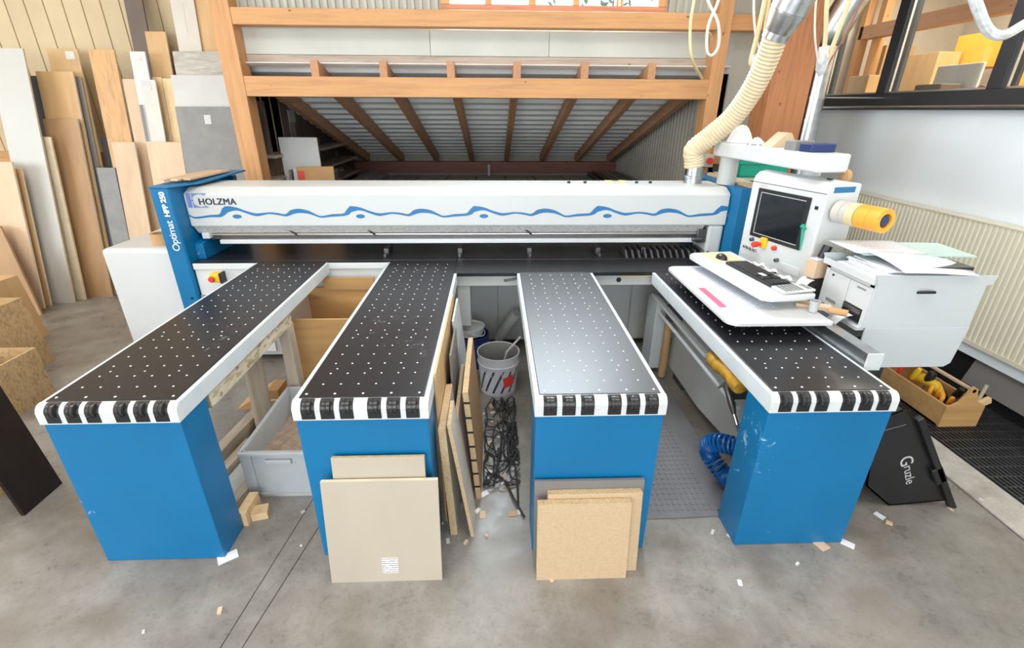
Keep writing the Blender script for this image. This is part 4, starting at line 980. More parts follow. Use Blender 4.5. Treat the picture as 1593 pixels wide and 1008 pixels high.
def mo(u, v):
    a = 2*math.pi*u; e = v*math.pi/2; return kt(.74+.055*math.cos(a)*math.cos(e), .16+.034*math.sin(a)*math.cos(e), .048+.036*math.sin(e))
obj('computer_mouse', MB().grid(mo, 20, 8), m_black, None, 'black computer mouse on the cream mouse pad', 'mouse')
ca = thing('calculator', kt(.06, .2, .045), 'pale grey calculator on the near end of the keyboard tray', 'calculator')
obj('case', MB().prism([kt(.005, .12, .046), kt(.125, .12, .046), kt(.125, .32, .056), kt(.005, .32, .056)], (0, 0, .014)), m_calc, ca, bevel=.004)
obj('display', MB().obox(kt(.02, .28, .069), TL_*.08, TW*.028, (0, 0, .002)), m_dgrey, ca)
ckm = MB()
for r_ in range(5):
    for c in range(5): ckm.obox(kt(.015+c*.021, .14+r_*.024, .061+r_*.0012), TL_*.015, TW*.015, (0, 0, .004))
obj('keys', ckm, m_dgrey, ca, kind='stuff')
for k, (l, w, lab) in enumerate([(.2, .295, 'crumpled white paper slip behind the keyboard, nearest the calculator'), (.36, .30, 'white paper slip behind the middle of the keyboard'), (.5, .30, 'small white slip behind the far half of the keyboard')]):
    obj('paper_slip', MB().grid(lambda u, v, l=l, w=w: kt(l+.1*u, w+.05*v, .048+.012*math.sin(u*7+k)*math.sin(v*4+1)+.008), 6, 4), m_paper, None, lab, 'paper', thick=.001)
obj('cup', MB().lathe([(0, .002), (.022, .002), (.028, .07), (.025, .07), (.02, .006), (0, .006)], kt(-.035, .3, -.054), 20), m_crate, None, 'small grey cup at the near corner of the keyboard tray', 'cup')
# white desk board with papers
dk = thing('desk_board', (1.6, 2.9, ZT), 'white rounded desk board lying over the rightmost table', 'board')
rc = .07; q = []
X0, X1, Y0, Y1 = 1.285, 1.88, 2.375, 3.44
for cx, cy_, a0 in ((X0+rc, Y0+rc, 180), (X1-.02, Y0+.02, 270), (X1-.02, Y1-.02, 0), (X0+rc, Y1-rc, 90)):
    r_ = rc if cx < 1.5 else .02
    for k in range(7): a = math.radians(a0+15*k); q.append((cx+r_*math.cos(a), cy_+r_*math.sin(a), .985))
obj('top', MB().prism(q, (0, 0, .02)), m_whitep, dk, bevel=.003)
for x_, y_ in ((1.5, 2.6), (1.5, 3.2), (1.75, 2.6), (1.75, 3.2)): obj('spacer', MB().cyl((x_, y_, ZT+.005), (x_, y_, .985), .02), m_dsteel, dk)
obj('planner_sheet', MB().prism([(1.30, 3.38, 1.0055), (1.34, 3.42, 1.0055), (1.62, 3.42, 1.0055), (1.62, 2.98, 1.0055), (1.32, 2.98, 1.0055)], (0, 0, .001)), m_paperp, None, 'printed blue grey planner sheet on the far half of the desk board', 'paper')
ps_ = obj('planner_sheet', MB().prism([(1.32, 2.97, 1.0055), (1.68, 2.97, 1.0055), (1.68, 2.60, 1.0055), (1.345, 2.60, 1.0055), (1.32, 2.63, 1.0055)], (0, 0, .001)), m_paperp, None, 'planner sheet with a pink band on the desk board', 'paper')
obj('pink_band', MB().obox((1.335, 2.61, 1.0068), (.045, 0, 0), (0, .34, 0), (0, 0, .0006)), m_pink, ps_)
# brown stuff between desk board and printer
obj('wood_slip', MB().obox((1.80, 2.62, 1.006), (.16, -.1, 0), (.03, .07, 0), (0, 0, .02)), m_lightp, None, 'pale wood slip between keyboard tray and printer', 'wood piece')
obj('paper_roll_core', MB().tube([(1.92, 2.5, 1.03), (1.99, 2.44, 1.03)], .02, 14), m_cardb, None, 'brown card tube by the corner of the printer', 'tube')
lp = thing('label_dispenser', (2.08, 2.9, 0), 'small label dispenser with a white label strip beside the terminal', 'dispenser')
obj('box', MB().obox((2.02, 2.845, 1.10), (.16, .03, 0), (-.02, .08, 0), (0, 0, .11)), m_lightp, lp, bevel=.003)
obj('slot_plate', MB().obox((2.02, 2.848, 1.212), (.16, .03, 0), (-.012, .06, 0), (0, 0, .012)), m_whitep, lp, bevel=.002)
obj('stand', MB().box(2.05, 2.17, 2.87, 2.92, .0, 1.10), m_dsteel, lp)
obj('label_strip', MB().grid(lambda u, v: (2.035-.07*math.sin(u*1.5), 2.845+.1*v, 1.09-.13*u*u-.02*u), 8, 2), m_paper, lp, thick=.001)
obj('tape_roll', MB().lathe([(.02, 0), (.06, 0), (.06, .05), (.02, .05), (.02, 0)], (2.2, 2.84, 1.06), 24, (-.95, .1, 0)), m_cardb, lp)
obj('knob', MB().cyl((2.08, 2.9, 1.224), (2.10, 2.9, 1.30), .028), m_black, lp)

# ------------------------------------------------------------------ label printer with its cabinet
pr_ = thing('label_printer', (2.35, 2.6, 0), 'grey label printer on a sheet metal cabinet right of the rightmost table', 'printer')
PX0, PX1, PY0, PY1, PZ0, PZ1 = 2.06, 2.66, 2.4, 2.80, .965, 1.215
obj('housing', MB().box(PX0+.012, PX1-.06, PY0, PY1, PZ0, PZ1), m_bgrey, pr_, bevel=.006)
fc = obj('front_frame', MB().box(PX0, PX0+.012, PY0, PY0+.03, PZ0, PZ1).box(PX0, PX0+.012, PY1-.03, PY1, PZ0, PZ1).box(PX0, PX0+.012, PY0, PY1, PZ1-.02, PZ1), m_whitep, pr_)
obj('front_door', MB().box(PX0+.002, PX0+.014, PY0+.19, PY1-.03, PZ0+.01, PZ1-.03), m_whitep, pr_, bevel=.003)
obj('front_flap', MB().box(PX0+.002, PX0+.014, PY0+.03, PY0+.185, PZ0+.09, PZ1-.03), m_whitep, pr_, bevel=.003)
obj('status_light', MB().cyl((PX0+.003, PY1-.07, PZ1-.05), (PX0-.002, PY1-.07, PZ1-.05), .007), m_black, pr_)
obj('print_mark', MB().box(PX0+.0005, PX0+.0015, PY1-.15, PY1-.06, PZ0+.035, PZ0+.055), m_dgrey, pr_)
obj('print_mark', MB().box(PX0+.0005, PX0+.0015, PY0+.05, PY0+.12, PZ1-.055, PZ1-.045), m_dgrey, pr_)
obj('print_slot', MB().box(PX0+.0, PX0+.013, PY0+.035, PY0+.185, PZ0+.01, PZ0+.085), m_black, pr_)
obj('print_head', MB().box(PX0-.004, PX0+.004, PY0+.04, PY0+.18, PZ0+.06, PZ0+.08), m_steel, pr_)
obj('label_strip', MB().grid(lambda u, v: (PX0-.01-.10*u, PY0+.07+.09*v, PZ0+.04-.07*u**2.2), 10, 2), m_paper, pr_, thick=.001)
# cabinet parts
obj('side_plate', MB().prism([(2.075, 2.385, .71), (2.62, 2.385, .71), (2.655, 2.385, .735), (2.68, 2.385, .965), (2.075, 2.385, .965)], (0, .012, 0)), m_bgrey, pr_, bevel=.003)
obj('shelf', MB().box(2.03, 2.66, 2.40, 2.82, .945, .964), m_bgrey, pr_)
obj('back_plate', MB().box(2.075, 2.62, 2.80, 2.812, .71, .945), m_bgrey, pr_)
obj('end_plate', MB().box(2.62, 2.63, 2.397, 2.80, .71, .945), m_bgrey, pr_)
obj('tray_side', MB().prism([(2.065, 2.385, 1.215), (2.70, 2.385, 1.215), (2.72, 2.385, 1.268), (2.04, 2.385, 1.275)], (0, .008, 0)), m_bgrey, pr_)
obj('tray_side', MB().prism([(2.065, 2.83, 1.215), (2.70, 2.83, 1.215), (2.72, 2.83, 1.268), (2.04, 2.83, 1.275)], (0, .008, 0)), m_bgrey, pr_)
obj('tray_floor', MB().box(2.05, 2.70, 2.393, 2.83, 1.2155, 1.222), m_bgrey, pr_)
obj('tray_lip', MB().box(2.045, 2.052, 2.393, 2.83, 1.215, 1.25), m_whitep, pr_)
obj('side_plate', MB().box(2.06, 2.67, 2.386, 2.3985, .965, 1.215), m_bgrey, pr_)
obj('handle', MB().tube([(2.30, 2.386, 1.175), (2.31, 2.36, 1.185), (2.37, 2.36, 1.185), (2.38, 2.386, 1.175)], .008, 8), m_black, pr_)
obj('leg', MB().box(2.32, 2.42, 2.55, 2.65, 0, .945), m_dsteel, pr_)
# papers on the printer
ptk = []
for k in range(9):
    dx, dy, rz_ = rr.uniform(-.012, .012), rr.uniform(-.02, .02), rr.uniform(-.05, .05); z_ = 1.2225+k*.007
    a = V(.34*math.cos(rz_), .34*math.sin(rz_), 0); b = V(-.32*math.sin(rz_), .32*math.cos(rz_), 0)
    obj('paper_stack', MB().obox((2.075+dx+.01*k, 2.43+dy, z_), a, b, (0, 0, .0062)), m_paper if k % 3 else m_paperp, None, 'white paper bundle in the printer tray, layer %s' % ['lowest', 'second lowest', 'third lowest', 'fourth lowest', 'middle', 'fourth from the top', 'third from the top', 'second from the top', 'uppermost'][k], 'paper', 'paper bundles on the printer')
obj('black_folder', MB().box(2.28, 2.60, 2.42, 2.72, 1.287, 1.305), m_black, None, 'black folder in the printer tray under the top sheets', 'folder')
obj('teal_board', MB().obox((2.12, 2.62, 1.318), (.62, -.06, 0), (.03, .3, 0), (0, 0, .008)), m_teal, None, 'pale teal board lying under the top papers on the printer', 'board')
obj('top_sheet', MB().grid(lambda u, v: (2.08+.42*u+.02*v, 2.62+.3*v, 1.331-.004*u), 8, 4), m_paperp, None, 'large printed sheet on top of the printer, rear one', 'paper', thick=.001)
obj('top_sheet', MB().grid(lambda u, v: (2.17+.42*u-.02*v, 2.36+.29*v, 1.334-.04*(1-v)**2-.02*u*u), 8, 8), m_paperp, None, 'large printed sheet on top of the printer drooping towards the viewer', 'paper', thick=.001)
# stop fence on the rightmost table
fn = thing('stop_fence', (1.9, 2.3, 0), 'bright steel stop fence beside the right rim of the rightmost table', 'fence')
obj('profile', MB().box(1.832, 1.905, 2.04, 2.74, .90, .985), m_galv, fn, bevel=.003)
obj('end_cap', MB().box(1.83, 1.907, 2.03, 2.04, .898, .987), m_whitep, fn)
obj('support', MB().box(1.85, 1.895, 2.35, 2.45, 0, .90), m_dsteel, fn)

# ------------------------------------------------------------------ on and around the right column
for k, (dx, w, l) in enumerate([(0, .04, .85), (.042, .03, .9), (.074, .035, .8), (.112, .03, .88)]):
    obj('lath', MB().obox((2.068+dx, 3.95+.03*k, 1.502), (w, 0, 0), (.0, l, 0), (0, 0, .016)), m_melw if k % 2 else m_lightp, None, 'thin pale strip on the right blue column, %s from the beam' % ['first', 'second', 'third', 'fourth'][k], 'strip', 'strips on the right column')
gb = thing('green_box', (2.4, 4.65, 1.5), 'green plastic storage box on the right column behind the arm', 'box')
gx0, gx1, gy0, gy1 = 2.235, 2.68, 4.5, 4.85
for mb_ in (MB().box(gx0, gx1, gy0, gy0+.006, 1.52, 1.66), MB().box(gx0, gx1, gy1-.006, gy1, 1.52, 1.66), MB().box(gx0, gx0+.006, gy0, gy1, 1.52, 1.66), MB().box(gx1-.006, gx1, gy0, gy1, 1.52, 1.66)): obj('wall', mb_, m_green, gb, bevel=.002)
obj('bottom', MB().box(gx0, gx1, gy0, gy1, 1.516, 1.526), m_green, gb)
obj('rim', MB().box(gx0-.012, gx1+.012, gy0-.012, gy0, 1.63, 1.662), m_green, gb, bevel=.004)
obj('box_shelf', MB().box(2.225, 2.75, 4.4, 4.95, 1.50, 1.514), m_melw, None, 'white board under the green storage box', 'board')
obj('shelf_stand', MB().box(2.5, 2.6, 4.7, 4.8, 0, 1.5), m_dsteel, None, 'dark stand carrying the white board behind the terminal', 'stand')
# things on the arm
obj('white_cone', MB().lathe([(.105, 0), (.1, .01), (.075, .07), (.05, .11), (.03, .128), (0, .134)], (2.05, 4.22, 1.836), 24), m_paper, None, 'white felt cone standing on the swivel arm', 'cone')
obj('wood_wedge', MB().prism([(2.0, 3.62, 1.836), (2.19, 3.62, 1.836), (2.13, 3.62, 1.93), (2.1, 3.62, 1.935)], (0, .14, 0)), m_lightp, None, 'pale wooden wedge on the swivel arm', 'wood piece')
obj('paper_crumple', MB().grid(lambda u, v: (1.98+.12*u, 3.85+.14*v, 1.836+.05*math.sin(u*3.1)*math.sin(v*3.1)+.008*math.sin(u*17+v*13)), 8, 8), m_paper, None, 'crumpled white paper on the swivel arm beside the wedge', 'paper')
obj('dark_case', MB().obox((2.0, 3.15, 1.836), (.17, .02, 0), (-.02, .1, 0), (0, 0, .05)), m_navy, None, 'dark blue case on the near end of the swivel arm', 'case', bevel=.004)
obj('dark_case', MB().obox((1.98, 3.3, 1.836), (.14, .02, 0), (-.02, .09, 0), (0, 0, .06)), m_dgrey, None, 'grey dark case behind the blue one on the swivel arm', 'case', bevel=.004)
obj('wood_piece', MB().obox((2.1, 3.28, 1.836), (.1, -.03, 0), (.02, .05, 0), (0, 0, .03)), m_cardb, None, 'brown wood piece at the near end of the swivel arm', 'wood piece')
obj('brown_disc', MB().cyl((2.19, 3.06, 1.70), (2.215, 3.06, 1.70), .045, 24), m_cardb, None, 'brown disc behind the near end of the swivel arm', 'disc')
# red emergency switch on the right timber post
sw = thing('red_switch', (2.24, 5.27, 1.55), 'grey switch box with a red knob on the right timber post', 'switch')
obj('box', MB().box(2.19, 2.3, 5.22, 5.3, 1.53, 1.66), m_lgrey, sw, bevel=.006)
obj('knob', MB().cyl((2.25, 5.22, 1.595), (2.25, 5.19, 1.595), .032, 20), m_red, sw)

# ------------------------------------------------------------------ suction hose, ducts and cables
hs = smooth_line([tuple(q) for q in (V(1.737, 4.32, 1.625), V(1.725, 4.32, 1.70), hy(1080, 232, 4.3), hy(1105, 212, 4.24), hy(1140, 182, 4.14), hy(1170, 140, 4.02), hy(1192, 95, 3.92), hy(1207, 55, 3.85))], 22)
acc = [0]
for j in range(1, len(hs)): acc.append(acc[-1]+(V(*hs[j])-V(*hs[j-1])).length)
tot = acc[-1]; nr = int(tot/.0065); out_ = []; i_ = 0
for j in range(nr+1):
    s_ = tot*j/nr
    while i_ < len(acc)-2 and acc[i_+1] < s_: i_ += 1
    out_.append(V(*hs[i_]).lerp(V(*hs[i_+1]), (s_-acc[i_])/max(1e-9, acc[i_+1]-acc[i_])))
hs = out_; mrad = [.078+(.0, .004, .0065, .004)[j % 4] for j in range(len(hs))]
ho = thing('suction_hose', (1.73, 4.32, 1.625), 'cream corrugated suction hose rising from the beam to a metal pipe', 'hose')
obj('flex_hose', MB().tube(hs, mrad, 24, caps=False), m_hose, ho)
e = V(*hs[-1]); e2 = hy(1232, 8, 3.78); d = (e2-e)
obj('clamp_ring', MB().tube([e-d*.12, e+d*.1], [.088, .088], 24), m_galv, ho)
obj('reducer', MB().tube([e, e+d*.75, e+d*.8, e+d*.82, e+d*2.2, e+d*4.5], [.082, .12, .12, .127, .122, .122], 28), m_galv, ho)
dc = thing('metal_duct', (3.08, 5.0, 0), 'galvanised vertical duct between the glulam post and the office window', 'duct')
dp = [(3.085, 5.0, 0), (3.085, 5.0, 2.72)]
obj('pipe', MB().cyl((3.085, 5.0, 0), (3.085, 5.0, 2.62), .088, 28), m_galv, dc)
for z in (1.98, 2.18): obj('collar', MB().cyl((3.085, 5.0, z), (3.085, 5.0, z+.025), .094, 28), m_galv, dc)
obj('elbow', MB().tube([(3.085, 5.0, 2.62), (3.085, 5.0, 2.66), (3.1, 4.98, 2.76), (3.14, 4.94, 2.9), (3.2, 4.85, 3.1), (3.25, 4.7, 3.5), (3.25, 4.7, 4.6)], [.088, .12, .13, .13, .13, .13, .13], 24), m_galv, dc)
obj('wall_clip', MB().box(3.17, 3.8, 4.99, 5.01, 2.19, 2.20), m_galv, dc)
def cable(name, pts_, r, mat, label, group, cat='cable'):
    def vert(seq, q): return [V(seq[q].x, seq[q].y, 5.2), V(seq[q].x, seq[q].y, seq[q].z+.5), V(seq[q].x, seq[q].y, seq[q].z+.2)]
    tail = pts_[-1].z > 5; pts_ = pts_[1:-1] if tail else pts_[1:]
    pts_ = vert(pts_, 0)+pts_+(vert(pts_, -1)[::-1] if tail else [])
    obj(name, MB().tube(smooth_line([tuple(q) for q in pts_], 6), r, 8), mat, None, label, cat, group)
g = 'cables hanging from the ceiling'
def pxs(lst): return [hy(*q) for q in lst]
cable('cable', [V(1.72, 4.9, 5.2)]+pxs([(1080, 0, 4.9), (1074, 40, 4.9), (1076, 90, 4.9), (1092, 122, 5.2)]), .013, m_cable, 'cream cable hanging straight down to the lower timber beam', g)
cable('cable', [V(1.9, 4.9, 5.2)]+pxs([(1118, 0, 4.9), (1102, 40, 4.9), (1100, 78, 4.9), (1108, 86, 4.9), (1118, 70, 4.9), (1117, 35, 4.9), (1100, -5, 4.9)])+[V(1.8, 4.9, 5.2)], .013, m_cablew, 'white looped cable in front of the right timber post', g)
cable('cable', [V(2.0, 4.3, 5.2)]+pxs([(1190, 0, 4.3), (1178, 55, 4.3), (1168, 95, 4.3), (1172, 102, 4.3)]), .018, m_cable, 'thick cream cable left of the suction hose, sloping', g)
cable('cable', [V(2.05, 4.3, 5.2)]+pxs([(1196, 0, 4.3), (1190, 50, 4.3), (1180, 95, 4.3)]), .016, m_cable, 'thick cream cable hanging closest to the suction hose', g)
cable('cable', [V(1.9, 4.3, 5.2)]+pxs([(1173, 0, 4.3), (1175, 50, 4.3), (1182, 80, 4.3)]), .009, m_cablew, 'thin white cable left of the suction hose', g)
cable('cable', [V(2.55, 4.2, 5.2)]+pxs([(1287, 0, 4.2), (1284, 60, 4.2), (1277, 108, 4.2)]), .016, m_cable, 'cream cable hanging straight in front of the galvanised duct', g)
cable('cable', [V(2.8, 4.2, 5.2)]+pxs([(1322, 0, 4.2), (1300, 60, 4.2), (1280, 112, 4.2)]), .016, m_cable, 'cream cable slanting to the bundle in front of the duct', g)
cable('cable', [V(2.85, 4.2, 5.2)]+pxs([(1340, 0, 4.2), (1312, 60, 4.2), (1282, 110, 4.2)]), .006, flat('maroon_cable', (.3, .12, .12), .5), 'thin brown red cable beside the slanting cream cable', g)
cable('cable', [V(2.5, 4.2, 5.2)]+pxs([(1270, 0, 4.2), (1268, 60, 4.2), (1276, 112, 4.2)]), .007, m_cablew, 'thin white cable at the left of the wrapped bundle', g)
obj('wrapped_end', MB().tube([hy(1281, 72, 4.2), hy(1280, 90, 4.2), hy(1277, 108, 4.2), hy(1276, 118, 4.2)], [.03, .042, .04, .012], 12), m_wrap, None, 'plastic wrapped cable end in front of the duct', 'cable end')
obj('wrapped_end', MB().tube([hy(1172, 85, 4.3), hy(1172, 100, 4.3), hy(1175, 106, 4.3)], [.025, .03, .012], 12), m_wrap, None, 'plastic wrapped cable end left of the suction hose', 'cable end')
cable('flex_duct', [V(2.9, 3.3, 5.2)]+pxs([(1515, -20, 3.3), (1524, 20, 3.3), (1538, 48, 3.3), (1560, 55, 3.3), (1593, 38, 3.3), (1640, 10, 3.3)])+[V(3.5, 3.3, 3.4), V(3.5, 3.3, 5.2)], .03, m_wrap, 'silver wrapped cable hanging in front of the office window', g)

# ------------------------------------------------------------------ right: radiator, grate, toolbox, black bin
rd = thing('radiator', (3.72, 3.0, .4), 'long cream ribbed radiator on the white wall', 'radiator')
prr = []; y = 1.0
while y < 5.05:
    for dy, dd in ((0, 0), (.008, .0), (.014, .009), (.032, .009), (.038, 0)): prr.append((3.70-dd, y+dy))
    y += .044
n = len(prr)
obj('front_sheet', MB().add([(a, b, .44) for a, b in prr]+[(a, b, 1.31) for a, b in prr], [(i+1, i, n+i, n+i+1) for i in range(n-1)]), m_radiator, rd, thick=.004)
obj('top_grille', MB().box(3.685, 3.79, 1.0, 5.08, 1.31, 1.325), m_radiator, rd, bevel=.003)
obj('side_cover', MB().box(3.685, 3.79, 5.06, 5.08, .44, 1.31), m_radiator, rd)
obj('bottom_edge', MB().box(3.685, 3.70, 1.0, 5.08, .42, .45), m_radiator, rd)
obj('back_sheet', MB().box(3.75, 3.79, 1.0, 5.06, .44, 1.3), m_radiator, rd)
gt = thing('floor_grate', (3.4, 2.5, 0), 'dark steel floor grate along the radiator wall', 'grate')
gm = MB()
xx = 3.05
while xx < 3.76: gm.box(xx, xx+.008, -2, 5.3, .004, .014); xx += .03
yy = -2
while yy < 5.3: gm.box(3.045, 3.77, yy, yy+.012, .003, .010); yy += .09
obj('bars', gm, m_dsteel, gt, kind='stuff')
obj('bed', MB().box(3.04, 3.775, -2, 5.3, .0005, .003), m_darkrec, gt)
tb = thing('toolbox', (3.3, 3.05, .014), 'open wooden toolbox full of tools on the floor grate', 'toolbox')
g0 = .014; bx0, bx1, by0, by1 = 3.16, 3.44, 2.74, 3.36
def gable(y): 
    return MB().prism([(bx0, y, g0), (bx1, y, g0), (bx1, y, g0+.17), (3.375, y, g0+.2), (3.345, y, g0+.27), (3.335, y, g0+.31), (3.31, y, g0+.325), (3.285, y, g0+.31), (3.27, y, g0+.25), (3.24, y, g0+.2), (3.2, y, g0+.175), (bx0, y, g0+.17)], (0, .02, 0))
obj('end_panel', gable(by0), m_mdf, tb); obj('end_panel', gable(by1), m_mdf, tb)
obj('side_panel', MB().box(bx0, bx0+.018, by0+.02, by1, g0, g0+.17), m_mdf, tb); obj('side_panel', MB().box(bx1-.018, bx1, by0+.02, by1, g0, g0+.17), m_mdf, tb)
obj('bottom', MB().box(bx0, bx1, by0+.02, by1, g0, g0+.012), m_mdf, tb)
obj('handle', MB().cyl((3.31, by0, g0+.295), (3.31, by1+.02, g0+.295), .014, 14), m_lightp, tb)
def tool(a, b, r, mat, label, name='screwdriver', shaft=True):
    t = thing(name, a, label, 'tool', 'tools in the wooden toolbox'); a, b = V(*a), V(*b); m = a.lerp(b, .55)
    if shaft: obj('shaft', MB().cyl(a, m, r*.35, 8), m_steel, t)
    obj('handle', MB().tube([m, m.lerp(b, .2), m.lerp(b, .85), b], [r*.7, r, r, r*.7], 10), mat, t)
zb = g0+.03
for (p_, q_, r_, mt2, lab, nm) in [((3.22, 2.86, zb), (3.215, 2.84, zb+.17), .014, m_orange, 'orange handled screwdriver closest to the near gable', 'screwdriver'), ((3.25, 2.93, zb), (3.24, 2.9, zb+.2), .014, m_orange, 'orange handled screwdriver, middle of the three', 'screwdriver'), ((3.22, 2.96, zb), (3.21, 2.94, zb+.19), .014, m_orange, 'orange handled screwdriver, farthest of the three', 'screwdriver'), ((3.28, 2.86, zb), (3.28, 2.83, zb+.16), .017, m_orange, 'short stubby orange handle near the gable centre', 'screwdriver'), ((3.25, 3.2, zb), (3.23, 3.1, zb+.24), .02, m_yellow, 'yellow tool handle at the far end of the toolbox', 'pliers'), ((3.3, 3.1, zb), (3.27, 3.03, zb+.25), .03, m_black, 'thick black tool grip in the middle of the toolbox', 'pliers'), ((3.38, 2.95, zb), (3.37, 2.87, zb+.2), .025, m_black, 'black tool grip beside the carrying handle', 'pliers'), ((3.36, 3.2, zb), (3.36, 3.1, zb+.2), .02, m_navy, 'dark blue tool grip at the far side', 'pliers'), ((3.22, 3.28, zb), (3.2, 3.22, zb+.2), .015, m_red, 'red tool handle at the far corner', 'screwdriver')]:
    tool(p_, q_, r_, mt2, lab, nm)
dr = thing('cordless_tool', (3.3, 3.02, zb), 'yellow and black power tool lying in the toolbox', 'tool', 'tools in the wooden toolbox')
obj('body', MB().tube([(3.27, 3.18, zb+.12), (3.28, 3.1, zb+.16), (3.3, 3.0, zb+.15), (3.31, 2.93, zb+.1)], [.02, .04, .04, .025], 14), m_yellow, dr)
obj('grip', MB().tube([(3.31, 3.0, zb+.15), (3.35, 2.96, zb+.08), (3.36, 2.94, zb)], [.032, .03, .034], 12), m_black, dr)
br_ = thing('hand_brush', (3.47, 2.9, .014), 'wooden brush leaning behind the toolbox', 'brush', 'tools in the wooden toolbox')
obj('stock', MB().obox((3.46, 2.8, .12), (.09, .0, .05), (0, .03, 0), (-.015, 0, .04)), m_pine, br_); obj('handle', MB().cyl((3.47, 2.84, .014), (3.49, 2.83, .3), .012), m_oldwz, br_)
# black bin lying on its end
bn = thing('black_bin', (2.35, 2.2, 0), 'black plastic bin tipped on its end beside the rightmost blue post', 'bin')
f_ = [(2.255, .0), (2.575, .03), (2.19, .60), (2.11, .66), (1.99, .6), (2.075, .15)]
def bp3(i, y, ox=0, oz=0): return V(f_[i][0]+ox, y, f_[i][1]+oz)
BY0, BY1 = 2.03, 2.36
obj('side_wall', MB().prism([bp3(i, BY0) for i in range(6)], (0, .008, 0)), m_black, bn); obj('side_wall', MB().prism([bp3(i, BY1) for i in range(6)], (0, .008, 0)), m_black, bn)
def strip(i, j): 
    a, b = bp3(i, BY0), bp3(j, BY0); d_ = (b-a).normalized(); nn = V(-d_.z, 0, d_.x)*.008; cen = V(2.25, BY0, .3)
    if nn.dot(cen-a) < 0: nn = -nn
    return MB().obox(a, b-a, nn, (0, BY1-BY0+.008, 0))
obj('end_wall', strip(0, 1), m_black, bn); obj('bottom_wall', strip(5, 0), m_black, bn); obj('bottom_wall', strip(4, 5), m_black, bn); obj('end_wall', strip(3, 4), m_black, bn)
a, b = bp3(1, BY0-.03), bp3(2, BY0-.03); dd = (b-a).normalized()
obj('rim', MB().obox(a-dd*.06, (b-a)+dd*.07, V(.03, 0, .02), (0, .036, 0)), m_black, bn, bevel=.006)
obj('rim', MB().obox(a-dd*.06+V(0, BY1-BY0+.03, 0), (b-a)+dd*.07, V(.03, 0, .02), (0, .036, 0)), m_black, bn, bevel=.006)
obj('rim_catch', MB().obox(a+dd*.18+V(-.02, 0, -.01), dd*.12, V(.05, 0, .035), (0, .03, 0)), m_black, bn, bevel=.006)
obj('fold_line', MB().obox((2.03, BY0-.001, .52), (.13, 0, .045), (0, .001, 0), (0, 0, .004)), m_greyboard, bn)
td = V(.42, 0, -.91)
chalk = flat('chalk', (.55, .55, .55), .8, var=.3, vs=60)
text('writing', 'G', chalk, bn, (2.20, BY0-.002, .345), td, (.91, 0, .42), .10, .0005, .001)
text('writing', 'ruzle', chalk, bn, (2.243, BY0-.002, .285), td, (.91, 0, .42), .072, .0005, .0)

# ------------------------------------------------------------------ lean-to contents
sh = thing('storage_rack', (-2.45, 6.5, 0), 'dark wooden rack with shelves along the left lean-to wall', 'rack')
for z in (.55, .85, 1.1, 1.32, 1.56):
    obj('shelf', MB().box(-2.6, -2.43, 5.75, 6.3, z, z+.03).box(-2.6, -2.28, 6.3, min(8.6, YF+(2.35-z)/SL), z, z+.03), m_purlin, sh)
for y in (5.9, 6.75, 7.6, 8.4): obj('upright', MB().box(-2.6, -2.54, y, y+.06, 0, min(2.3, rz(y)-.2)), m_oldboard, sh)
for k in range(6):
    y = 5.56+k*.24
    obj('wall_board', MB().box(-2.618, -2.60, y, y+.2, 1.6, min(2.5, rz(y)-.05)), (m_oldboard, m_grey_clad, m_oldboard, m_purlin)[k % 4], sh)
for k, (y, z, h, m_) in enumerate([(6.9, 1.13, .12, m_cardb), (7.15, 1.13, .16, m_dgrey), (7.45, 1.13, .14, m_oldboard), (6.9, .88, .12, m_darkp), (7.3, .88, .15, m_cardb), (7.75, .88, .16, m_navy)]):
    o_ = obj('storage_box', MB().box(-2.52, -2.26, y, y+.2, z, z+h), m_, None, 'small box on the dark rack, %s' % ['brown, upper shelf, nearest', 'grey, upper shelf', 'dark wood, upper shelf, farthest', 'dark brown, lower shelf, nearest', 'brown, lower shelf', 'navy, lower shelf, farthest', 'white, lower shelf near the post', 'pale, bottom shelf near the post'][k], 'box', 'boxes on the lean-to rack')
    obj('box_front', MB().box(-2.262, -2.257, y+.03, y+.17, z+h-.035, z+h-.025), m_edgew, o_)
obj('board', MB().obox((-2.4, 5.85, 0), (.44, -.02, 0), (-.06, .12, 1.77), (0, .02, 0)), m_whitep, None, 'white square panel leaning behind the pressure beam at the left', 'board', 'boards stored behind the beam')
o_ = obj('board', MB().obox((-2.18, 5.55, 0), (.38, .06, 0), (-.0, .09, 1.48), (0, .025, 0)), m_cardb, None, 'brown boxed panel with a red print behind the beam', 'board', 'boards stored behind the beam')
obj('red_print', MB().obox((-2.17, 5.622, 1.28), (.06, .0095, 0), (0, .008, .16), (0, .001, 0)), m_red, o_)
obj('board', MB().obox((-2.24, 5.62, 0), (.04, .0, 0), (-.0, .06, 1.46), (0, .18, 0)), m_whitep, None, 'white board edge left of the brown boxed panel', 'board', 'boards stored behind the beam')
obj('board', MB().obox((-2.30, 5.64, 0), (.03, .0, 0), (-.0, .06, 1.44), (0, .16, 0)), m_greyboard, None, 'grey board edge farthest left behind the beam', 'board', 'boards stored behind the beam')
rk = thing('profile_rack', (2.2, 7, 0), 'dark shelf with metal profiles along the right lean-to wall', 'rack')
obj('shelf', MB().box(1.98, 2.3, 5.7, 9.3, .98, 1.02), m_purlin, rk)
obj('shelf', MB().box(2.05, 2.3, 5.7, 9.3, .55, .58), m_oldboard, rk)
for y in (5.8, 6.9, 8.0, 9.1): obj('upright', MB().box(2.05, 2.25, y, y+.05, 0, .98), m_oldboard, rk)
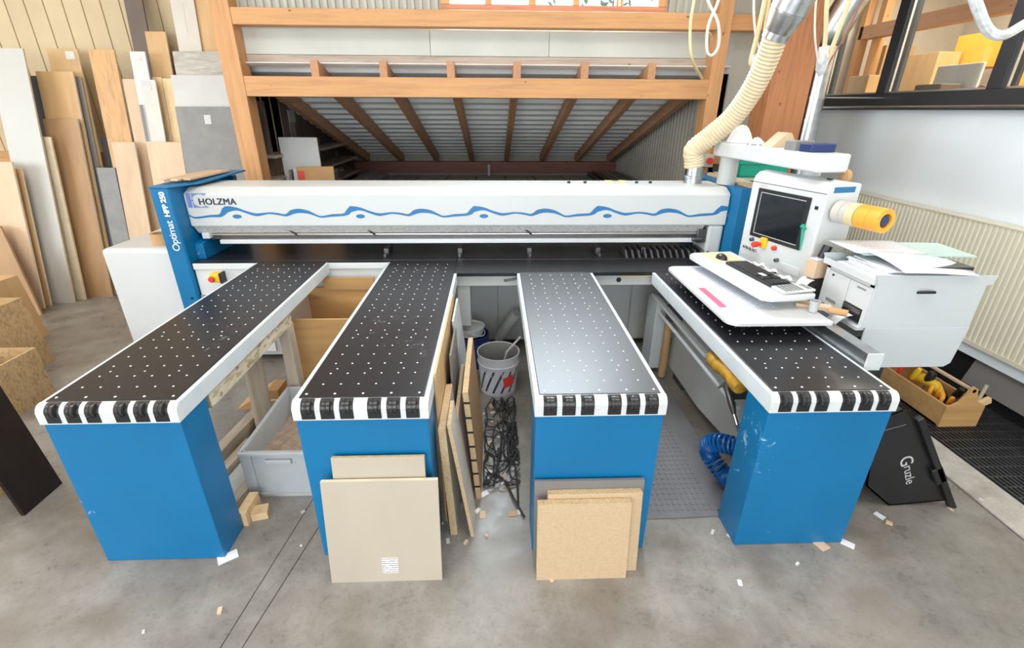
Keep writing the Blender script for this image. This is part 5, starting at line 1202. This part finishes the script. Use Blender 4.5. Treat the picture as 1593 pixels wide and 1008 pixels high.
for k in range(5):
    obj('metal_profile', MB().cyl((2.03+.045*k, 6.6+.2*k, 1.045), (2.03+.045*k, 9.0, 1.045), .02, 10), m_dsteel if k % 2 else m_steel, None, 'long metal tube on the right lean-to shelf, %s from the aisle' % ['first', 'second', 'third', 'fourth', 'fifth'][k], 'tube', 'metal tubes on the right shelf')
obj('paper_roll', MB().lathe([(.04, 0), (.085, 0), (.085, .2), (.04, .2), (.04, 0)], (2.2, 6.15, 1.106), 24, (0, 1, 0)), m_paper, None, 'white paper roll on the right lean-to shelf', 'roll')
obj('long_board', MB().box(2.0, 2.06, 5.75, 6.6, 1.022, 1.06), m_lightp, None, 'pale batten on the right lean-to shelf', 'batten')
# ------------------------------------------------------------------ office behind the glass
def at(u, v, x): return hx(u, v, x)
def obox_px(name, u0, v0, u1, v1, x, dep, mat, label, cat):
    a = hx(u0, v1, x); b = hx(u1, v0, x); ys_ = sorted((a.y, b.y)); zs_ = sorted((a.z, b.z))
    return obj(name, MB().box(x, x+dep, ys_[0], ys_[1], zs_[0], zs_[1]), mat, None, label, cat, bevel=.004)
obj('office_counter', MB().box(4.0, 4.7, .2, 7.0, 2.12, 2.17), m_lightp, None, 'pale counter along the office side of the window', 'counter')
obj('counter_base', MB().box(4.1, 4.6, .3, 6.9, 1.3, 2.12), m_whitep, None, 'white base carrying the office counter', 'cabinet')
def on_counter(name, u0, u1, vt, x, dep, mat, label, cat):
    a = hx(u0, vt, x); b = hx(u1, vt, x); ys_ = sorted((a.y, b.y))
    return obj(name, MB().box(x, x+dep, ys_[0], ys_[1], 2.17, (a.z+b.z)/2), mat, None, label, cat, bevel=.01)
on_counter('cardboard_box', 1322, 1352, 118, 4.15, .3, m_tanp, 'pale box standing behind the leftmost office pane', 'box')
on_counter('grey_board', 1460, 1530, 100, 4.4, .03, m_lgrey, 'grey board standing behind the middle office pane', 'board')
on_counter('dark_bag', 1424, 1464, 131, 4.12, .2, m_darkp, 'dark brown bag on the office counter', 'bag')
bk_ = thing('basket', (4.15, 4.3, 2.17), 'small pinkish basket on the office counter', 'basket')
a = hx(1498, 143, 4.12); b = hx(1532, 143, 4.12)
obj('body', MB().box(4.12, 4.25, b.y, a.y, 2.17, 2.21), flat('dusty_pink', (.4, .2, .18), .6), bk_, bevel=.01)
obj('handle', MB().tube([(4.18, b.y+.02+(a.y-b.y-.04)*k/8, 2.21+.07*math.sin(k/8*math.pi)) for k in range(9)], .012, 8), flat('dusty_pink2', (.4, .2, .18), .6), bk_)
obox_px('amber_cabinet', 1475, 48, 1546, 108, 5.6, .4, m_amber, 'amber yellow wall cabinet in the office, right of the grey board', 'cabinet')
obox_px('amber_cabinet', 1395, 80, 1462, 150, 5.3, .28, m_mdfZ, 'orange brown cabinet in the office behind the dark bag', 'cabinet')
obox_px('amber_cabinet', 1565, 60, 1640, 150, 5.6, .4, m_amber, 'amber yellow cabinet at the right edge of the photo', 'cabinet')
obox_px('shelf_unit', 1345, 70, 1380, 120, 5.2, .4, m_tanp, 'tan cupboard seen through the leftmost office pane', 'cabinet')
for k, (u, x) in enumerate(((1320, 4.9), (1345, 5.0))):
    a = hx(u, 120, x); obj('office_post', MB().box(x, x+.1, a.y-.05, a.y+.05, 1.3, 3.75), m_timZ, None, 'timber post inside the office, %s one' % ('left', 'right')[k], 'post')
obj('office_beam', MB().box(4.9, 5.05, -1, 7.3, 2.95, 3.1), m_timY_shade, None, 'timber beam inside the office under the ceiling', 'beam')
obj('stone_wall', MB().box(6.2, 6.39, 3.2, 5.6, 1.3, 3.75), flat('pale_stone', (.72, .66, .48), .8, var=.2, vs=14, bmp=.5, bs=20), None, 'pale rough wall piece in the office', 'wall piece')
of = obj('office_lamp', MB().box(5.0, 5.15, 1.5, 6.5, 3.70, 3.745), m_whitep, None, 'long ceiling lamp in the office', 'lamp')
area('office_lamp_light', (5.07, 4, 3.68), (0, 0, 0), .3, 5, 170, (1, .9, .72))
area('office_lamp_light', (5.9, 2, 3.68), (0, 0, 0), .3, 4, 50, (1, .9, .72))
